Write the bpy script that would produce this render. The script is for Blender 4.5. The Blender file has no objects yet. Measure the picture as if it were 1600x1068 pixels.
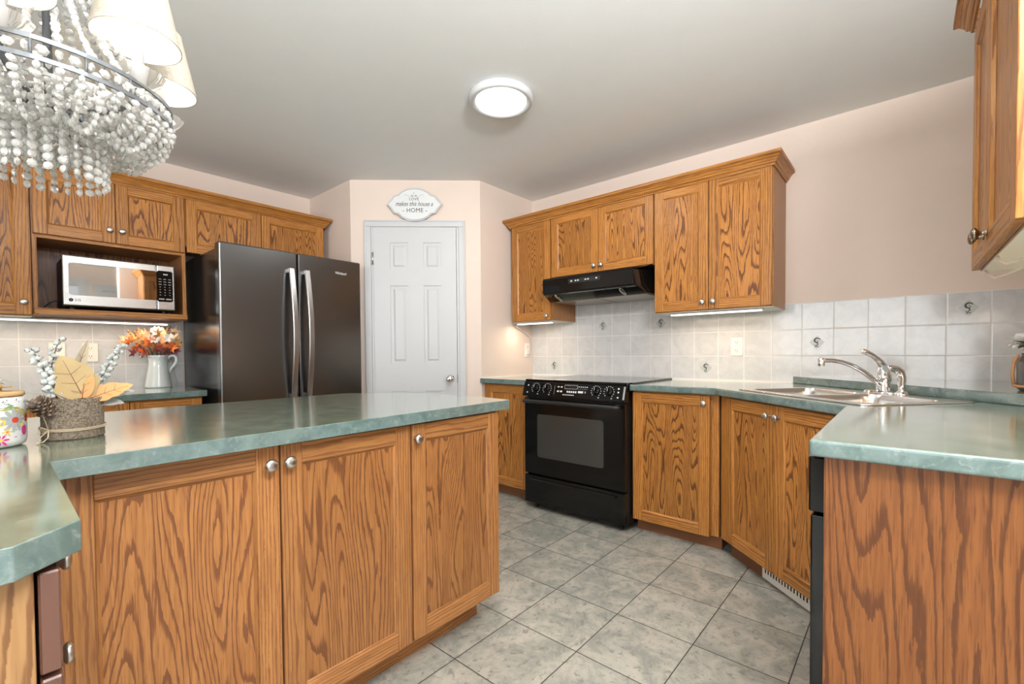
import bpy, bmesh, math, random
from mathutils import Vector, Matrix
from mathutils.geometry import tessellate_polygon

random.seed(7)
SC = bpy.context.scene
COL = SC.collection
R = math.radians

# ------------------------------------------------------------------ camera
W_PX, H_PX = 1600.0, 1068.0
F_PX, PX, PY = 709.5075, 809.049, 566.9069
yaw, pit, rol = R(40.4947), R(-1.274), R(-0.4439)
fw = Vector((math.cos(yaw) * math.cos(pit), math.sin(yaw) * math.cos(pit), math.sin(pit)))
rt = Vector((math.sin(yaw), -math.cos(yaw), 0))
up = rt.cross(fw)
rt2 = rt * math.cos(rol) + up * math.sin(rol)
up2 = -rt * math.sin(rol) + up * math.cos(rol)
cam_d = bpy.data.cameras.new('camera')
cam = bpy.data.objects.new('camera', cam_d)
COL.objects.link(cam)
cam.matrix_world = Matrix(((rt2.x, up2.x, -fw.x, -3.1655), (rt2.y, up2.y, -fw.y, -2.5203),
                           (rt2.z, up2.z, -fw.z, 1.0881), (0, 0, 0, 1)))
cam_d.sensor_width = 36.0
cam_d.lens = F_PX * 36.0 / W_PX
cam_d.shift_x = -(PX - W_PX / 2) / W_PX
cam_d.shift_y = (PY - H_PX / 2) / W_PX
cam_d.clip_start = 0.02
SC.camera = cam

# ------------------------------------------------------------------ world, exposure, large lights
wd = bpy.data.worlds.new('daylight')
SC.world = wd
wd.use_nodes = True
wd.node_tree.nodes['Background'].inputs[0].default_value = (0.92, 0.96, 1.0, 1)
wd.node_tree.nodes['Background'].inputs[1].default_value = 1.2
SC.view_settings.view_transform = 'Standard'
SC.view_settings.look = 'None'
SC.view_settings.gamma = 1
SC.view_settings.use_curve_mapping = False
SC.view_settings.exposure = 0.05


def area(name, loc, target, sx, sy, power, color=(1, 1, 1)):
    d = bpy.data.lights.new(name, 'AREA')
    d.shape = 'RECTANGLE'
    d.size, d.size_y, d.energy, d.color = sx, sy, power, color
    o = bpy.data.objects.new(name, d)
    COL.objects.link(o)
    o.location = loc
    o.rotation_euler = (Vector(target) - Vector(loc)).to_track_quat('-Z', 'Y').to_euler()
    return o


HC = 2.4236                                   # ceiling height
# daylight entering through the patio door (back wall) and the big window (far side wall)
area('patio_daylight', (-4.3, -4.5, 1.15), (-4.3, -1.0, 2.1), 2.3, 2.0, 30, (0.98, 0.99, 1.0))
area('window_daylight', (-6.35, -2.0, 1.4), (-2.5, -2.0, 2.2), 2.6, 1.3, 75, (0.98, 0.99, 1.0))
# unseen fill lamp added behind the camera, bouncing light off the ceiling
area('added_bounce_fill', (-3.05, -3.1, 2.05), (-2.95, -3.0, 2.4), 0.5, 0.5, 200, (0.955, 0.98, 1.0))


# ------------------------------------------------------------------ materials
def new_mat(name):
    m = bpy.data.materials.new(name)
    m.use_nodes = True
    return m, m.node_tree.nodes, m.node_tree.links, m.node_tree.nodes['Principled BSDF']


def plain(name, col, rough=0.5, metal=0.0, spec=0.5, emit=None, estr=0.0, trans=0.0, coat=0.0, bump=None, vary=0.0):
    m, n, l, b = new_mat(name)
    b.inputs['Base Color'].default_value = (*col, 1)
    b.inputs['Roughness'].default_value = rough
    b.inputs['Metallic'].default_value = metal
    b.inputs['Specular IOR Level'].default_value = spec
    b.inputs['Transmission Weight'].default_value = trans
    b.inputs['Coat Weight'].default_value = coat
    if emit:
        b.inputs['Emission Color'].default_value = (*emit, 1)
        b.inputs['Emission Strength'].default_value = estr
    tc = n.new('ShaderNodeTexCoord')
    if vary:
        nz = n.new('ShaderNodeTexNoise'); nz.inputs['Scale'].default_value = 9; nz.inputs['Detail'].default_value = 4
        l.new(tc.outputs['Object'], nz.inputs['Vector'])
        mx = n.new('ShaderNodeMix'); mx.data_type = 'RGBA'
        mx.inputs[6].default_value = (*[c * (1 - vary) for c in col], 1)
        mx.inputs[7].default_value = (*[min(1, c * (1 + vary)) for c in col], 1)
        l.new(nz.outputs['Fac'], mx.inputs[0]); l.new(mx.outputs[2], b.inputs['Base Color'])
    if bump:
        nz = n.new('ShaderNodeTexNoise'); nz.inputs['Scale'].default_value = bump[0]; nz.inputs['Detail'].default_value = 3
        l.new(tc.outputs['Object'], nz.inputs['Vector'])
        bp = n.new('ShaderNodeBump'); bp.inputs['Strength'].default_value = bump[1]; bp.inputs['Distance'].default_value = 0.002
        l.new(nz.outputs['Fac'], bp.inputs['Height']); l.new(bp.outputs['Normal'], b.inputs['Normal'])
    return m


class NB:
    """small helper for math node graphs"""
    def __init__(s, m):
        s.n, s.l = m.node_tree.nodes, m.node_tree.links

    def put(s, v, sock):
        if isinstance(v, (int, float)):
            sock.default_value = v
        elif isinstance(v, tuple):
            sock.default_value = v
        else:
            s.l.new(v, sock)

    def m(s, op, a, b=0.0, c=0.0, clamp=False):
        q = s.n.new('ShaderNodeMath'); q.operation = op; q.use_clamp = clamp
        s.put(a, q.inputs[0]); s.put(b, q.inputs[1]); s.put(c, q.inputs[2])
        return q.outputs[0]

    def vec(s, x, y, z=0.0):
        q = s.n.new('ShaderNodeCombineXYZ')
        s.put(x, q.inputs[0]); s.put(y, q.inputs[1]); s.put(z, q.inputs[2])
        return q.outputs[0]

    def noise(s, v, scale=1.0, detail=2.0, rough=0.5, dist=0.0):
        q = s.n.new('ShaderNodeTexNoise')
        q.inputs['Scale'].default_value = scale; q.inputs['Detail'].default_value = detail
        q.inputs['Roughness'].default_value = rough; q.inputs['Distortion'].default_value = dist
        s.l.new(v, q.inputs['Vector'])
        return q.outputs['Fac']

    def white(s, v):
        q = s.n.new('ShaderNodeTexWhiteNoise'); q.noise_dimensions = '1D'
        s.l.new(v, q.inputs['W'])
        return q.outputs['Value']

    def smooth(s, v, a, b, lo=0.0, hi=1.0):
        q = s.n.new('ShaderNodeMapRange'); q.interpolation_type = 'SMOOTHSTEP'
        s.put(v, q.inputs[0]); q.inputs[1].default_value = a; q.inputs[2].default_value = b
        q.inputs[3].default_value = lo; q.inputs[4].default_value = hi
        return q.outputs[0]

    def mix(s, f, a, b, mode='MIX'):
        q = s.n.new('ShaderNodeMix'); q.data_type = 'RGBA'; q.blend_type = mode
        s.put(f, q.inputs[0])
        for v, i in ((a, 6), (b, 7)):
            if isinstance(v, tuple):
                q.inputs[i].default_value = (*v, 1) if len(v) == 3 else v
            else:
                s.l.new(v, q.inputs[i])
        return q.outputs[2]

    def bump(s, h, strength, dist=0.002):
        q = s.n.new('ShaderNodeBump'); q.inputs['Strength'].default_value = strength; q.inputs['Distance'].default_value = dist
        s.l.new(h, q.inputs['Height'])
        return q.outputs['Normal']


def oak(name, light, mid, dark, rings=17.0, contrast=1.0, rough=0.36, wide=9.0, along=1.0, straight=0.0):
    """plain-sawn oak: u across, v along the grain, in metres; every board has its own 10 m slot of u"""
    m, n, l, b = new_mat(name)
    g = NB(m)
    uv = n.new('ShaderNodeUVMap').outputs[0]
    sp = n.new('ShaderNodeSeparateXYZ'); l.new(uv, sp.inputs[0])
    u, v = sp.outputs[0], sp.outputs[1]
    slot = g.m('FLOOR', g.m('MULTIPLY', u, 0.1))
    rnd = g.white(slot)
    rnd2 = g.white(g.m('ADD', slot, 0.37))
    # growth rings: contours of a smooth field stretched along the grain, with ragged tips
    n1 = g.noise(g.vec(g.m('MULTIPLY', u, wide), g.m('MULTIPLY', v, along), rnd), 1.0, 1.0, 0.4)
    rag = g.noise(g.vec(g.m('MULTIPLY', u, 75.0), g.m('MULTIPLY', v, 7.0)), 1.0, 3.0, 0.6)
    wav = g.noise(g.vec(g.m('MULTIPLY', u, 20.0), g.m('MULTIPLY', v, 6.0)), 1.0, 2.0, 0.5)
    k = g.m('ADD', g.m('MULTIPLY', rnd2, rings * 0.6), rings * 0.75)
    ph = g.m('ADD', g.m('MULTIPLY', n1, k), g.m('ADD', g.m('MULTIPLY', rag, 0.75), g.m('MULTIPLY', wav, 0.65)))
    ph = g.m('ADD', ph, g.m('MULTIPLY', u, g.m('ADD', g.m('MULTIPLY', rnd, 16.0 + straight * .5), 4.0 + straight)))
    saw = g.m('FRACT', ph)
    ring = g.m('MULTIPLY', g.smooth(saw, 0.40, 0.92), g.smooth(saw, 1.0, 0.95))
    # open pores: short dark dashes, dense inside the rings
    dash = g.noise(g.vec(g.m('MULTIPLY', u, 330.0), g.m('MULTIPLY', v, 11.0)), 1.0, 2.5, 0.6)
    dash2 = g.noise(g.vec(g.m('MULTIPLY', u, 130.0), g.m('MULTIPLY', v, 5.0), 3.0), 1.0, 2.0, 0.5)
    body = g.smooth(g.m('ADD', g.m('MULTIPLY', ring, 0.85), g.m('MULTIPLY', g.m('SUBTRACT', dash, 0.5), 1.6)), 0.27, 0.74)
    loose = g.m('MULTIPLY', g.smooth(dash, 0.52, 0.66), 0.50)
    f = g.m('MAXIMUM', g.m('MULTIPLY', body, 0.80 * contrast), loose)
    f = g.m('ADD', f, g.m('MULTIPLY', ring, 0.14), clamp=True)
    big = g.noise(g.vec(g.m('MULTIPLY', u, 3.0), g.m('MULTIPLY', v, 1.2), 7.0), 1.0, 2.0)
    c = g.mix(g.smooth(dash2, 0.35, 0.65), light, mid)
    c = g.mix(f, c, dark)
    br = g.m('ADD', g.m('MULTIPLY', rnd, 0.24), g.m('ADD', g.m('MULTIPLY', big, 0.30), 0.74))
    c = g.mix(1.0, c, g.vec(br, br, br), 'MULTIPLY')
    l.new(c, b.inputs['Base Color'])
    b.inputs['Roughness'].default_value = rough
    b.inputs['Specular IOR Level'].default_value = 0.32
    l.new(g.bump(g.m('MULTIPLY', f, -1.0), 0.15, 0.0006), b.inputs['Normal'])
    return m


def oak_side(name, col):
    """smooth stained side veneer with faint straight grain"""
    m, n, l, b = new_mat(name)
    g = NB(m)
    uv = n.new('ShaderNodeUVMap').outputs[0]
    sp = n.new('ShaderNodeSeparateXYZ'); l.new(uv, sp.inputs[0])
    f = g.noise(g.vec(g.m('MULTIPLY', sp.outputs[0], 40.0), g.m('MULTIPLY', sp.outputs[1], 1.6)), 1.0, 3.0)
    c = g.mix(f, tuple(x * 0.72 for x in col), tuple(x * 1.2 for x in col))
    l.new(c, b.inputs['Base Color'])
    b.inputs['Roughness'].default_value = 0.4
    return m


def laminate(name, a, bcol, fleck):
    m, n, l, b = new_mat(name)
    g = NB(m)
    oc = n.new('ShaderNodeNewGeometry').outputs['Position']
    n1 = g.noise(oc, 16, 5, 0.62, 0.4)
    n2 = g.noise(oc, 55, 4, 0.6, 0.8)
    c = g.mix(g.smooth(n1, 0.34, 0.66), a, bcol)
    c = g.mix(g.m('MULTIPLY', g.smooth(n2, 0.52, 0.75), 0.55), c, fleck)
    l.new(c, b.inputs['Base Color'])
    b.inputs['Roughness'].default_value = 0.15
    b.inputs['Coat Weight'].default_value = 0.9
    b.inputs['Coat Roughness'].default_value = 0.12
    l.new(g.bump(g.noise(oc, 420, 2), 0.05, 0.0006), b.inputs['Normal'])
    return m


def wall_tile(name, x_axis, off, size, z_off):
    m, n, l, b = new_mat(name)
    g = NB(m)
    pos = n.new('ShaderNodeNewGeometry').outputs['Position']
    sp = n.new('ShaderNodeSeparateXYZ'); l.new(pos, sp.inputs[0])
    uu = g.m('DIVIDE', g.m('SUBTRACT', sp.outputs[x_axis], off), size)
    vv = g.m('DIVIDE', g.m('SUBTRACT', sp.outputs[2], z_off), size)
    du = g.m('ABSOLUTE', g.m('SUBTRACT', g.m('FRACT', uu), 0.5))
    dv = g.m('ABSOLUTE', g.m('SUBTRACT', g.m('FRACT', vv), 0.5))
    e = g.m('MAXIMUM', du, dv)
    grout = g.smooth(e, 0.482, 0.490)
    idn = g.m('ADD', g.m('MULTIPLY', g.m('FLOOR', uu), 3.17), g.m('FLOOR', vv))
    rnd = g.white(idn)
    mar = g.noise(pos, 11, 5, 0.6, 1.2)
    c = g.mix(g.smooth(mar, 0.35, 0.70), (0.62, 0.62, 0.615), (0.545, 0.55, 0.545))
    br = g.m('ADD', g.m('MULTIPLY', rnd, 0.05), 0.96)
    c = g.mix(1.0, c, g.vec(br, br, br), 'MULTIPLY')
    c = g.mix(grout, c, (0.74, 0.725, 0.70))
    l.new(c, b.inputs['Base Color'])
    l.new(g.m('ADD', g.m('MULTIPLY', grout, 0.5), 0.14), b.inputs['Roughness'])
    h = g.m('ADD', g.smooth(e, 0.465, 0.492, 1.0, 0.0), g.m('MULTIPLY', g.noise(pos, 14, 1), 0.10))
    l.new(g.bump(h, 0.16, 0.002), b.inputs['Normal'])
    return m


def floor_tile(name, x0, y0, t):
    m, n, l, b = new_mat(name)
    g = NB(m)
    pos = n.new('ShaderNodeNewGeometry').outputs['Position']
    sp = n.new('ShaderNodeSeparateXYZ'); l.new(pos, sp.inputs[0])
    uu = g.m('DIVIDE', g.m('SUBTRACT', sp.outputs[0], x0), t)
    vv = g.m('DIVIDE', g.m('SUBTRACT', sp.outputs[1], y0), t)
    du = g.m('ABSOLUTE', g.m('SUBTRACT', g.m('FRACT', uu), 0.5))
    dv = g.m('ABSOLUTE', g.m('SUBTRACT', g.m('FRACT', vv), 0.5))
    e = g.m('MAXIMUM', du, dv)
    grout = g.smooth(e, 0.4915, 0.4965)
    iu, iv = g.m('FLOOR', uu), g.m('FLOOR', vv)
    rnd = g.white(g.m('ADD', g.m('MULTIPLY', iu, 7.31), iv))
    off = g.vec(g.m('MULTIPLY', rnd, 30.0), g.m('MULTIPLY', rnd, 17.0), 0.0)
    q = n.new('ShaderNodeVectorMath'); q.operation = 'ADD'
    l.new(pos, q.inputs[0]); l.new(off, q.inputs[1])
    n1 = g.noise(q.outputs[0], 7.5, 6, 0.66, 0.7)
    n2 = g.noise(q.outputs[0], 34, 5, 0.7, 0.5)
    c = g.mix(g.smooth(n1, 0.34, 0.66), (0.290, 0.290, 0.250), (0.520, 0.490, 0.415))
    c = g.mix(g.m('MULTIPLY', g.smooth(n2, 0.52, 0.66), 0.70), c, (0.17, 0.17, 0.148))
    c = g.mix(g.m('MULTIPLY', g.smooth(n2, 0.46, 0.30), 0.35), c, (0.60, 0.57, 0.50))
    br = g.m('ADD', g.m('MULTIPLY', rnd, 0.12), 0.92)
    c = g.mix(1.0, c, g.vec(br, br, br), 'MULTIPLY')
    c = g.mix(grout, c, (0.035, 0.03, 0.025))
    l.new(c, b.inputs['Base Color'])
    l.new(g.m('ADD', g.m('MULTIPLY', grout, 0.4), 0.34), b.inputs['Roughness'])
    h = g.m('ADD', g.smooth(e, 0.482, 0.496, 1.0, 0.0), g.m('MULTIPLY', n2, 0.12))
    l.new(g.bump(h, 0.4, 0.002), b.inputs['Normal'])
    return m


def brushed(name, col, rough, axis=2, amount=0.10):
    m, n, l, b = new_mat(name)
    g = NB(m)
    oc = n.new('ShaderNodeTexCoord').outputs['Object']
    mp = n.new('ShaderNodeMapping')
    sc = [260, 260, 260]; sc[axis] = 2
    mp.inputs['Scale'].default_value = sc
    l.new(oc, mp.inputs[0])
    nz = g.noise(mp.outputs[0], 1.0, 3)
    b.inputs['Base Color'].default_value = (*col, 1)
    b.inputs['Metallic'].default_value = 1.0
    l.new(g.m('ADD', g.m('MULTIPLY', nz, amount), rough - amount / 2), b.inputs['Roughness'])
    return m


M = {}
M['oak'] = oak('oak_honey', (0.490, 0.212, 0.048), (0.395, 0.160, 0.034), (0.160, 0.052, 0.011), rings=8, along=.5, straight=55, contrast=.85)
M['oak_panel'] = oak('oak_honey_panel', (0.460, 0.194, 0.043), (0.370, 0.146, 0.031), (0.115, 0.037, 0.008), rings=27, contrast=1.05)
M['oak_island_frame'] = oak('oak_island_frame', (0.390, 0.176, 0.058), (0.313, 0.133, 0.042), (0.165, 0.060, 0.021), rings=8, along=.5, straight=55, contrast=.85)
M['oak_island'] = oak('oak_island', (0.365, 0.160, 0.052), (0.293, 0.120, 0.037), (0.135, 0.048, 0.017), rings=23)
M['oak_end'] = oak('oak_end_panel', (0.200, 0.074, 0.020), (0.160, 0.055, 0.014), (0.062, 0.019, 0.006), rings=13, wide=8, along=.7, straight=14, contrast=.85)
M['oak_pale'] = oak('oak_pale_panel', (0.385, 0.215, 0.090), (0.320, 0.170, 0.068), (0.160, 0.070, 0.026), rings=10, along=.7, straight=14)
M['oak_side'] = oak_side('oak_side', (0.36, 0.160, 0.058))
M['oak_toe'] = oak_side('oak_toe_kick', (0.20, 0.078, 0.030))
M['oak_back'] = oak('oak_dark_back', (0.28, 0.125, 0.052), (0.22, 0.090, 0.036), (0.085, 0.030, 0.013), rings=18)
M['edge_brown'] = plain('stained_edge', (0.105, 0.045, 0.029), 0.45, vary=0.2)
M['white_under'] = plain('white_melamine', (0.78, 0.76, 0.72), 0.5)
M['lam_top'] = laminate('green_laminate_top', (0.138, 0.190, 0.132), (0.250, 0.302, 0.226), (0.40, 0.41, 0.30))
M['lam_edge'] = laminate('green_laminate_edge', (0.100, 0.152, 0.140), (0.160, 0.222, 0.210), (0.27, 0.32, 0.305))
M['wall'] = plain('beige_paint', (0.735, 0.612, 0.528), 0.75, bump=(240, 0.08), vary=0.02)
M['ceil'] = plain('white_ceiling_paint', (0.80, 0.81, 0.80), 0.9, bump=(90, 0.15), vary=0.02)
M['white'] = plain('white_gloss_paint', (0.56, 0.565, 0.57), 0.38)
M['tile_range'] = wall_tile('backsplash_tile_range', 1, 0.0, 0.1575, 0.9004)
M['tile_fridge'] = wall_tile('backsplash_tile_fridge', 0, -2.568, 0.1575, 0.8755)
M['floor'] = floor_tile('floor_tile', -1.793, -1.307, 0.3105)
M['nickel'] = plain('brushed_nickel', (0.62, 0.60, 0.57), 0.28, 1.0)
M['bronze'] = plain('aged_nickel', (0.30, 0.24, 0.19), 0.3, 1.0)
M['chrome'] = plain('chrome', (0.86, 0.86, 0.87), 0.07, 1.0)
M['steel'] = brushed('stainless_steel', (0.52, 0.515, 0.50), 0.26, 0)
M['sink_steel'] = brushed('sink_steel', (0.72, 0.71, 0.69), 0.24, 1)
M['black_steel'] = brushed('black_stainless', (0.150, 0.151, 0.150), 0.27, 2, 0.012)
M['handle_steel'] = brushed('handle_steel', (0.42, 0.41, 0.40), 0.3, 2)
M['black_gloss'] = plain('black_gloss_enamel', (0.004, 0.004, 0.004), 0.09, spec=0.35)
M['black_side'] = plain('black_textured_side', (0.012, 0.012, 0.012), 0.16, bump=(160, 0.25))
M['black_matte'] = plain('black_plastic', (0.014, 0.014, 0.014), 0.45)
M['black_glass'] = plain('black_glass', (0.004, 0.004, 0.004), 0.03, spec=0.7)
M['oven_window'] = plain('oven_window_glass', (0.040, 0.039, 0.036), 0.12, spec=0.8, bump=(700, 0.05))
M['mirror_glass'] = plain('mirrored_glass', (0.46, 0.45, 0.43), 0.03, 1.0)
M['mark_white'] = plain('white_print', (0.75, 0.75, 0.73), 0.5)
M['mark_grey'] = plain('grey_print', (0.35, 0.35, 0.34), 0.5)
M['mark_black'] = plain('black_print', (0.03, 0.03, 0.03), 0.6)
M['motif'] = plain('motif_ink', (0.07, 0.073, 0.066), 0.4)
M['motif_ground'] = plain('motif_ground', (0.47, 0.48, 0.455), 0.25)
M['dark_slot'] = plain('dark_slot', (0.01, 0.01, 0.01), 0.8)
M['hood_filter'] = plain('hood_filter', (0.45, 0.40, 0.34), 0.3, 0.9)
M['led'] = plain('led_diffuser', (1, 1, 1), 0.5, emit=(1.0, 0.97, 0.92), estr=9.0)
M['strip'] = plain('strip_diffuser', (1, 1, 1), 0.5, emit=(1.0, 0.88, 0.76), estr=2.6)
M['ivory'] = plain('ivory_plastic', (0.82, 0.78, 0.70), 0.35)
M['cord'] = plain('cream_cord', (0.80, 0.72, 0.58), 0.5)
M['caulk'] = plain('white_caulk', (0.84, 0.80, 0.74), 0.5)


# ------------------------------------------------------------------ mesh builder
class MB:
    def __init__(s, origin=(0, 0, 0)):
        s.bm = bmesh.new()
        s.uv = s.bm.loops.layers.uv.new('UVMap')
        s.mats = []
        s.o = Vector(origin)
        s.mx = None

    def mi(s, mat):
        mat = M[mat] if isinstance(mat, str) else mat
        if mat not in s.mats:
            s.mats.append(mat)
        return s.mats.index(mat)

    def v(s, p):
        p = Vector(p)
        if s.mx is not None:
            p = s.mx @ p
        return s.bm.verts.new(p - s.o)

    def face(s, vs, mat, uvs=None, smooth=False):
        try:
            f = s.bm.faces.new(vs)
        except ValueError:
            return None
        f.material_index = s.mi(mat)
        f.smooth = smooth
        if uvs:
            for lp, q in zip(f.loops, uvs):
                lp[s.uv].uv = q
        return f

    def hexa(s, P, mat, grain=2, slot=None):
        """P = 8 points: bottom ring 0-3, top ring 4-7"""
        slot = random.randrange(1, 900) * 10 + random.random() * 4 if slot is None else slot
        vo = random.random() * 20
        vs = [s.v(p) for p in P]
        mn = [min(p[k] for p in P) for k in range(3)]
        for idx in ((3, 2, 1, 0), (4, 5, 6, 7), (0, 1, 5, 4), (1, 2, 6, 5), (2, 3, 7, 6), (3, 0, 4, 7)):
            pts = [Vector(P[i]) for i in idx]
            nrm = (pts[1] - pts[0]).cross(pts[2] - pts[0])
            ax = max(range(3), key=lambda k: abs(nrm[k]))
            oth = [k for k in range(3) if k != ax]
            if grain in oth:
                a = [k for k in oth if k != grain][0]
                uvs = [(slot + q[a] - mn[a], vo + q[grain]) for q in pts]
            else:
                uvs = [(slot + q[oth[0]] - mn[oth[0]], vo + q[oth[1]] * 0.05) for q in pts]
            s.face([vs[i] for i in idx], mat, uvs)
        return vs

    def box(s, x0, x1, y0, y1, z0, z1, mat, grain=2, slot=None):
        x0, x1 = min(x0, x1), max(x0, x1); y0, y1 = min(y0, y1), max(y0, y1); z0, z1 = min(z0, z1), max(z0, z1)
        return s.hexa([(x0, y0, z0), (x1, y0, z0), (x1, y1, z0), (x0, y1, z0),
                       (x0, y0, z1), (x1, y0, z1), (x1, y1, z1), (x0, y1, z1)], mat, grain, slot)

    def poly(s, outer, z0, z1, mat, side=None, holes=(), side_mat=None):
        """horizontal slab from a ccw outline with optional holes"""
        loops = [[Vector((p[0], p[1], 0)) for p in outer]] + [[Vector((p[0], p[1], 0)) for p in h] for h in holes]
        tris = tessellate_polygon(loops)
        flat = [p for lp in loops for p in lp]
        top = [s.v((p.x, p.y, z1)) for p in flat]
        bot = [s.v((p.x, p.y, z0)) for p in flat]
        for t in tris:
            a, b, c = (flat[i] for i in t)
            t = t if (b - a).cross(c - a).z > 0 else t[::-1]
            s.face([top[i] for i in t], mat)
            s.face([bot[i] for i in reversed(t)], mat)
        k = 0
        for li, lp in enumerate(loops):
            nn = len(lp)
            for i in range(nn):
                j = (i + 1) % nn
                q = [bot[k + i], bot[k + j], top[k + j], top[k + i]]
                if li:
                    q.reverse()
                s.face(q, side_mat or mat)
            k += nn

    def prism(s, pts, vec, mat, smooth=False):
        """planar polygon extruded along vec, caps included"""
        a = [s.v(p) for p in pts]
        b = [s.v(Vector(p) + Vector(vec)) for p in pts]
        nn = len(pts)
        s.face(a[::-1], mat); s.face(b, mat)
        for i in range(nn):
            j = (i + 1) % nn
            s.face([a[i], a[j], b[j], b[i]], mat, smooth=smooth)

    def lathe(s, prof, mat, center=(0, 0, 0), axis=(0, 0, 1), seg=24, smooth=True, sx=1.0, sy=1.0):
        ax = Vector(axis).normalized()
        q = ax.to_track_quat('Z', 'Y').to_matrix()
        c = Vector(center)
        rings = []
        for r, z in prof:
            if r < 1e-6:
                rings.append([s.v(c + q @ Vector((0, 0, z)))])
            else:
                rings.append([s.v(c + q @ Vector((r * sx * math.cos(2 * math.pi * i / seg), r * sy * math.sin(2 * math.pi * i / seg), z))) for i in range(seg)])
        for a, b in zip(rings, rings[1:]):
            for i in range(seg):
                j = (i + 1) % seg
                if len(a) == 1 and len(b) == 1:
                    continue
                if len(a) == 1:
                    s.face([a[0], b[j], b[i]][::-1], mat, smooth=smooth)
                elif len(b) == 1:
                    s.face([a[i], a[j], b[0]], mat, smooth=smooth)
                else:
                    s.face([a[i], a[j], b[j], b[i]], mat, smooth=smooth)

    def tube(s, pts, rad, mat, seg=10, caps=True, smooth=True):
        pts = [Vector(p) for p in pts]
        rads = rad if isinstance(rad, (list, tuple)) else [rad] * len(pts)
        rings = []
        prev = None
        for i, p in enumerate(pts):
            t = (pts[min(i + 1, len(pts) - 1)] - pts[max(i - 1, 0)]).normalized()
            if prev is None:
                nx = t.orthogonal().normalized()
            else:
                nx = (prev - t * prev.dot(t))
                nx = nx.normalized() if nx.length > 1e-6 else t.orthogonal().normalized()
            prev = nx
            ny = t.cross(nx)
            rings.append([s.v(p + (nx * math.cos(2 * math.pi * k / seg) + ny * math.sin(2 * math.pi * k / seg)) * rads[i]) for k in range(seg)])
        for a, b in zip(rings, rings[1:]):
            for k in range(seg):
                j = (k + 1) % seg
                s.face([a[k], a[j], b[j], b[k]], mat, smooth=smooth)
        if caps:
            s.face(rings[0][::-1], mat); s.face(rings[-1], mat)

    def ball(s, c, r, mat, seg=10, rg=6, sz=1.0, axis=(0, 0, 1)):
        prof = [(r * math.sin(math.pi * i / rg), -r * sz * math.cos(math.pi * i / rg)) for i in range(rg + 1)]
        prof[0] = (0, -r * sz); prof[-1] = (0, r * sz)
        s.lathe(prof, mat, c, axis, seg)

    def sweep(s, prof, path, mat, grain_slot=True):
        """profile (out, z) swept along a plan path with mitred corners; out is to the left of the direction of travel"""
        path = [Vector((p[0], p[1])) for p in path]
        nrm = []
        for a, b in zip(path, path[1:]):
            d = (b - a).normalized(); nrm.append(Vector((-d.y, d.x)))
        ring = []
        for i, p in enumerate(path):
            if i == 0: o = nrm[0]
            elif i == len(path) - 1: o = nrm[-1]
            else:
                o = (nrm[i - 1] + nrm[i]); o = o / o.dot(nrm[i])
            ring.append([(p + o * q[0], q[1]) for q in prof])
        for k in range(len(path) - 1):
            slot = random.randrange(1, 900) * 10
            ln = (path[k + 1] - path[k]).length
            vo = random.random() * 20
            va = [s.v((q[0].x, q[0].y, q[1])) for q in ring[k]]
            vb = [s.v((q[0].x, q[0].y, q[1])) for q in ring[k + 1]]
            acc = 0
            for i in range(len(prof)):
                j = (i + 1) % len(prof)
                w = math.dist(prof[i], prof[j])
                s.face([va[i], va[j], vb[j], vb[i]], mat, [(slot + acc, vo), (slot + acc + w, vo), (slot + acc + w, vo + ln), (slot + acc, vo + ln)])
                acc += w
            if k == 0: s.face(va[::-1], mat)
            if k == len(path) - 2: s.face(vb, mat)

    def build(s, name, parent=None, bevel=0.0, bseg=1, loc=None, rotz=None, fix=True):
        me = bpy.data.meshes.new(name)
        if fix:
            bmesh.ops.recalc_face_normals(s.bm, faces=s.bm.faces)
        s.bm.to_mesh(me); s.bm.free()
        for m in s.mats:
            me.materials.append(m)
        o = bpy.data.objects.new(name, me)
        COL.objects.link(o)
        if parent is not None:
            o.parent = parent
        else:
            o.location = s.o
        if loc is not None: o.location = loc
        if rotz is not None: o.rotation_euler = (0, 0, rotz)
        if bevel:
            b = o.modifiers.new('soft_edges', 'BEVEL'); b.width = bevel; b.segments = bseg; b.limit_method = 'ANGLE'; b.angle_limit = R(40)
        return o


def thing(name, label, cat, loc=(0, 0, 0), rot=0.0, group=None):
    o = bpy.data.objects.new(name, None)
    COL.objects.link(o)
    o.empty_display_size = 0.05
    o.location = loc; o.rotation_euler = (0, 0, rot)
    o['label'] = label; o['category'] = cat
    if group: o['group'] = group
    return o


def tag(o, label, cat, group=None):
    o['label'] = label; o['category'] = cat
    if group: o['group'] = group
    return o


def struct(o):
    o['kind'] = 'structure'
    return o


def text(body, size, mat, parent, loc, rot, name='lettering', shear=0.0, ext=0.0004, sx=1.0, space=1.0):
    c = bpy.data.curves.new(name, 'FONT')
    c.body = body; c.size = size; c.resolution_u = 4; c.align_x = 'CENTER'; c.align_y = 'CENTER'; c.extrude = ext; c.shear = shear
    c.space_character = space
    c.materials.append(M[mat])
    o = bpy.data.objects.new(name, c)
    COL.objects.link(o)
    bpy.context.view_layer.update()
    me = bpy.data.meshes.new_from_object(o.evaluated_get(bpy.context.evaluated_depsgraph_get()))
    bpy.data.objects.remove(o); bpy.data.curves.remove(c)
    me.transform(Matrix.Diagonal((sx, 1, 1, 1)))
    o = bpy.data.objects.new(name, me)
    COL.objects.link(o)
    o.parent = parent; o.location = loc; o.rotation_euler = rot
    return o


# ------------------------------------------------------------------ the room
YF = 1.393           # fridge wall
YR = -3.03           # wall behind the sink run
PA, PB = (-0.65, 0.0), (-1.325, 0.73)     # the angled pantry wall
XW, YB = -6.5, -4.6

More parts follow.
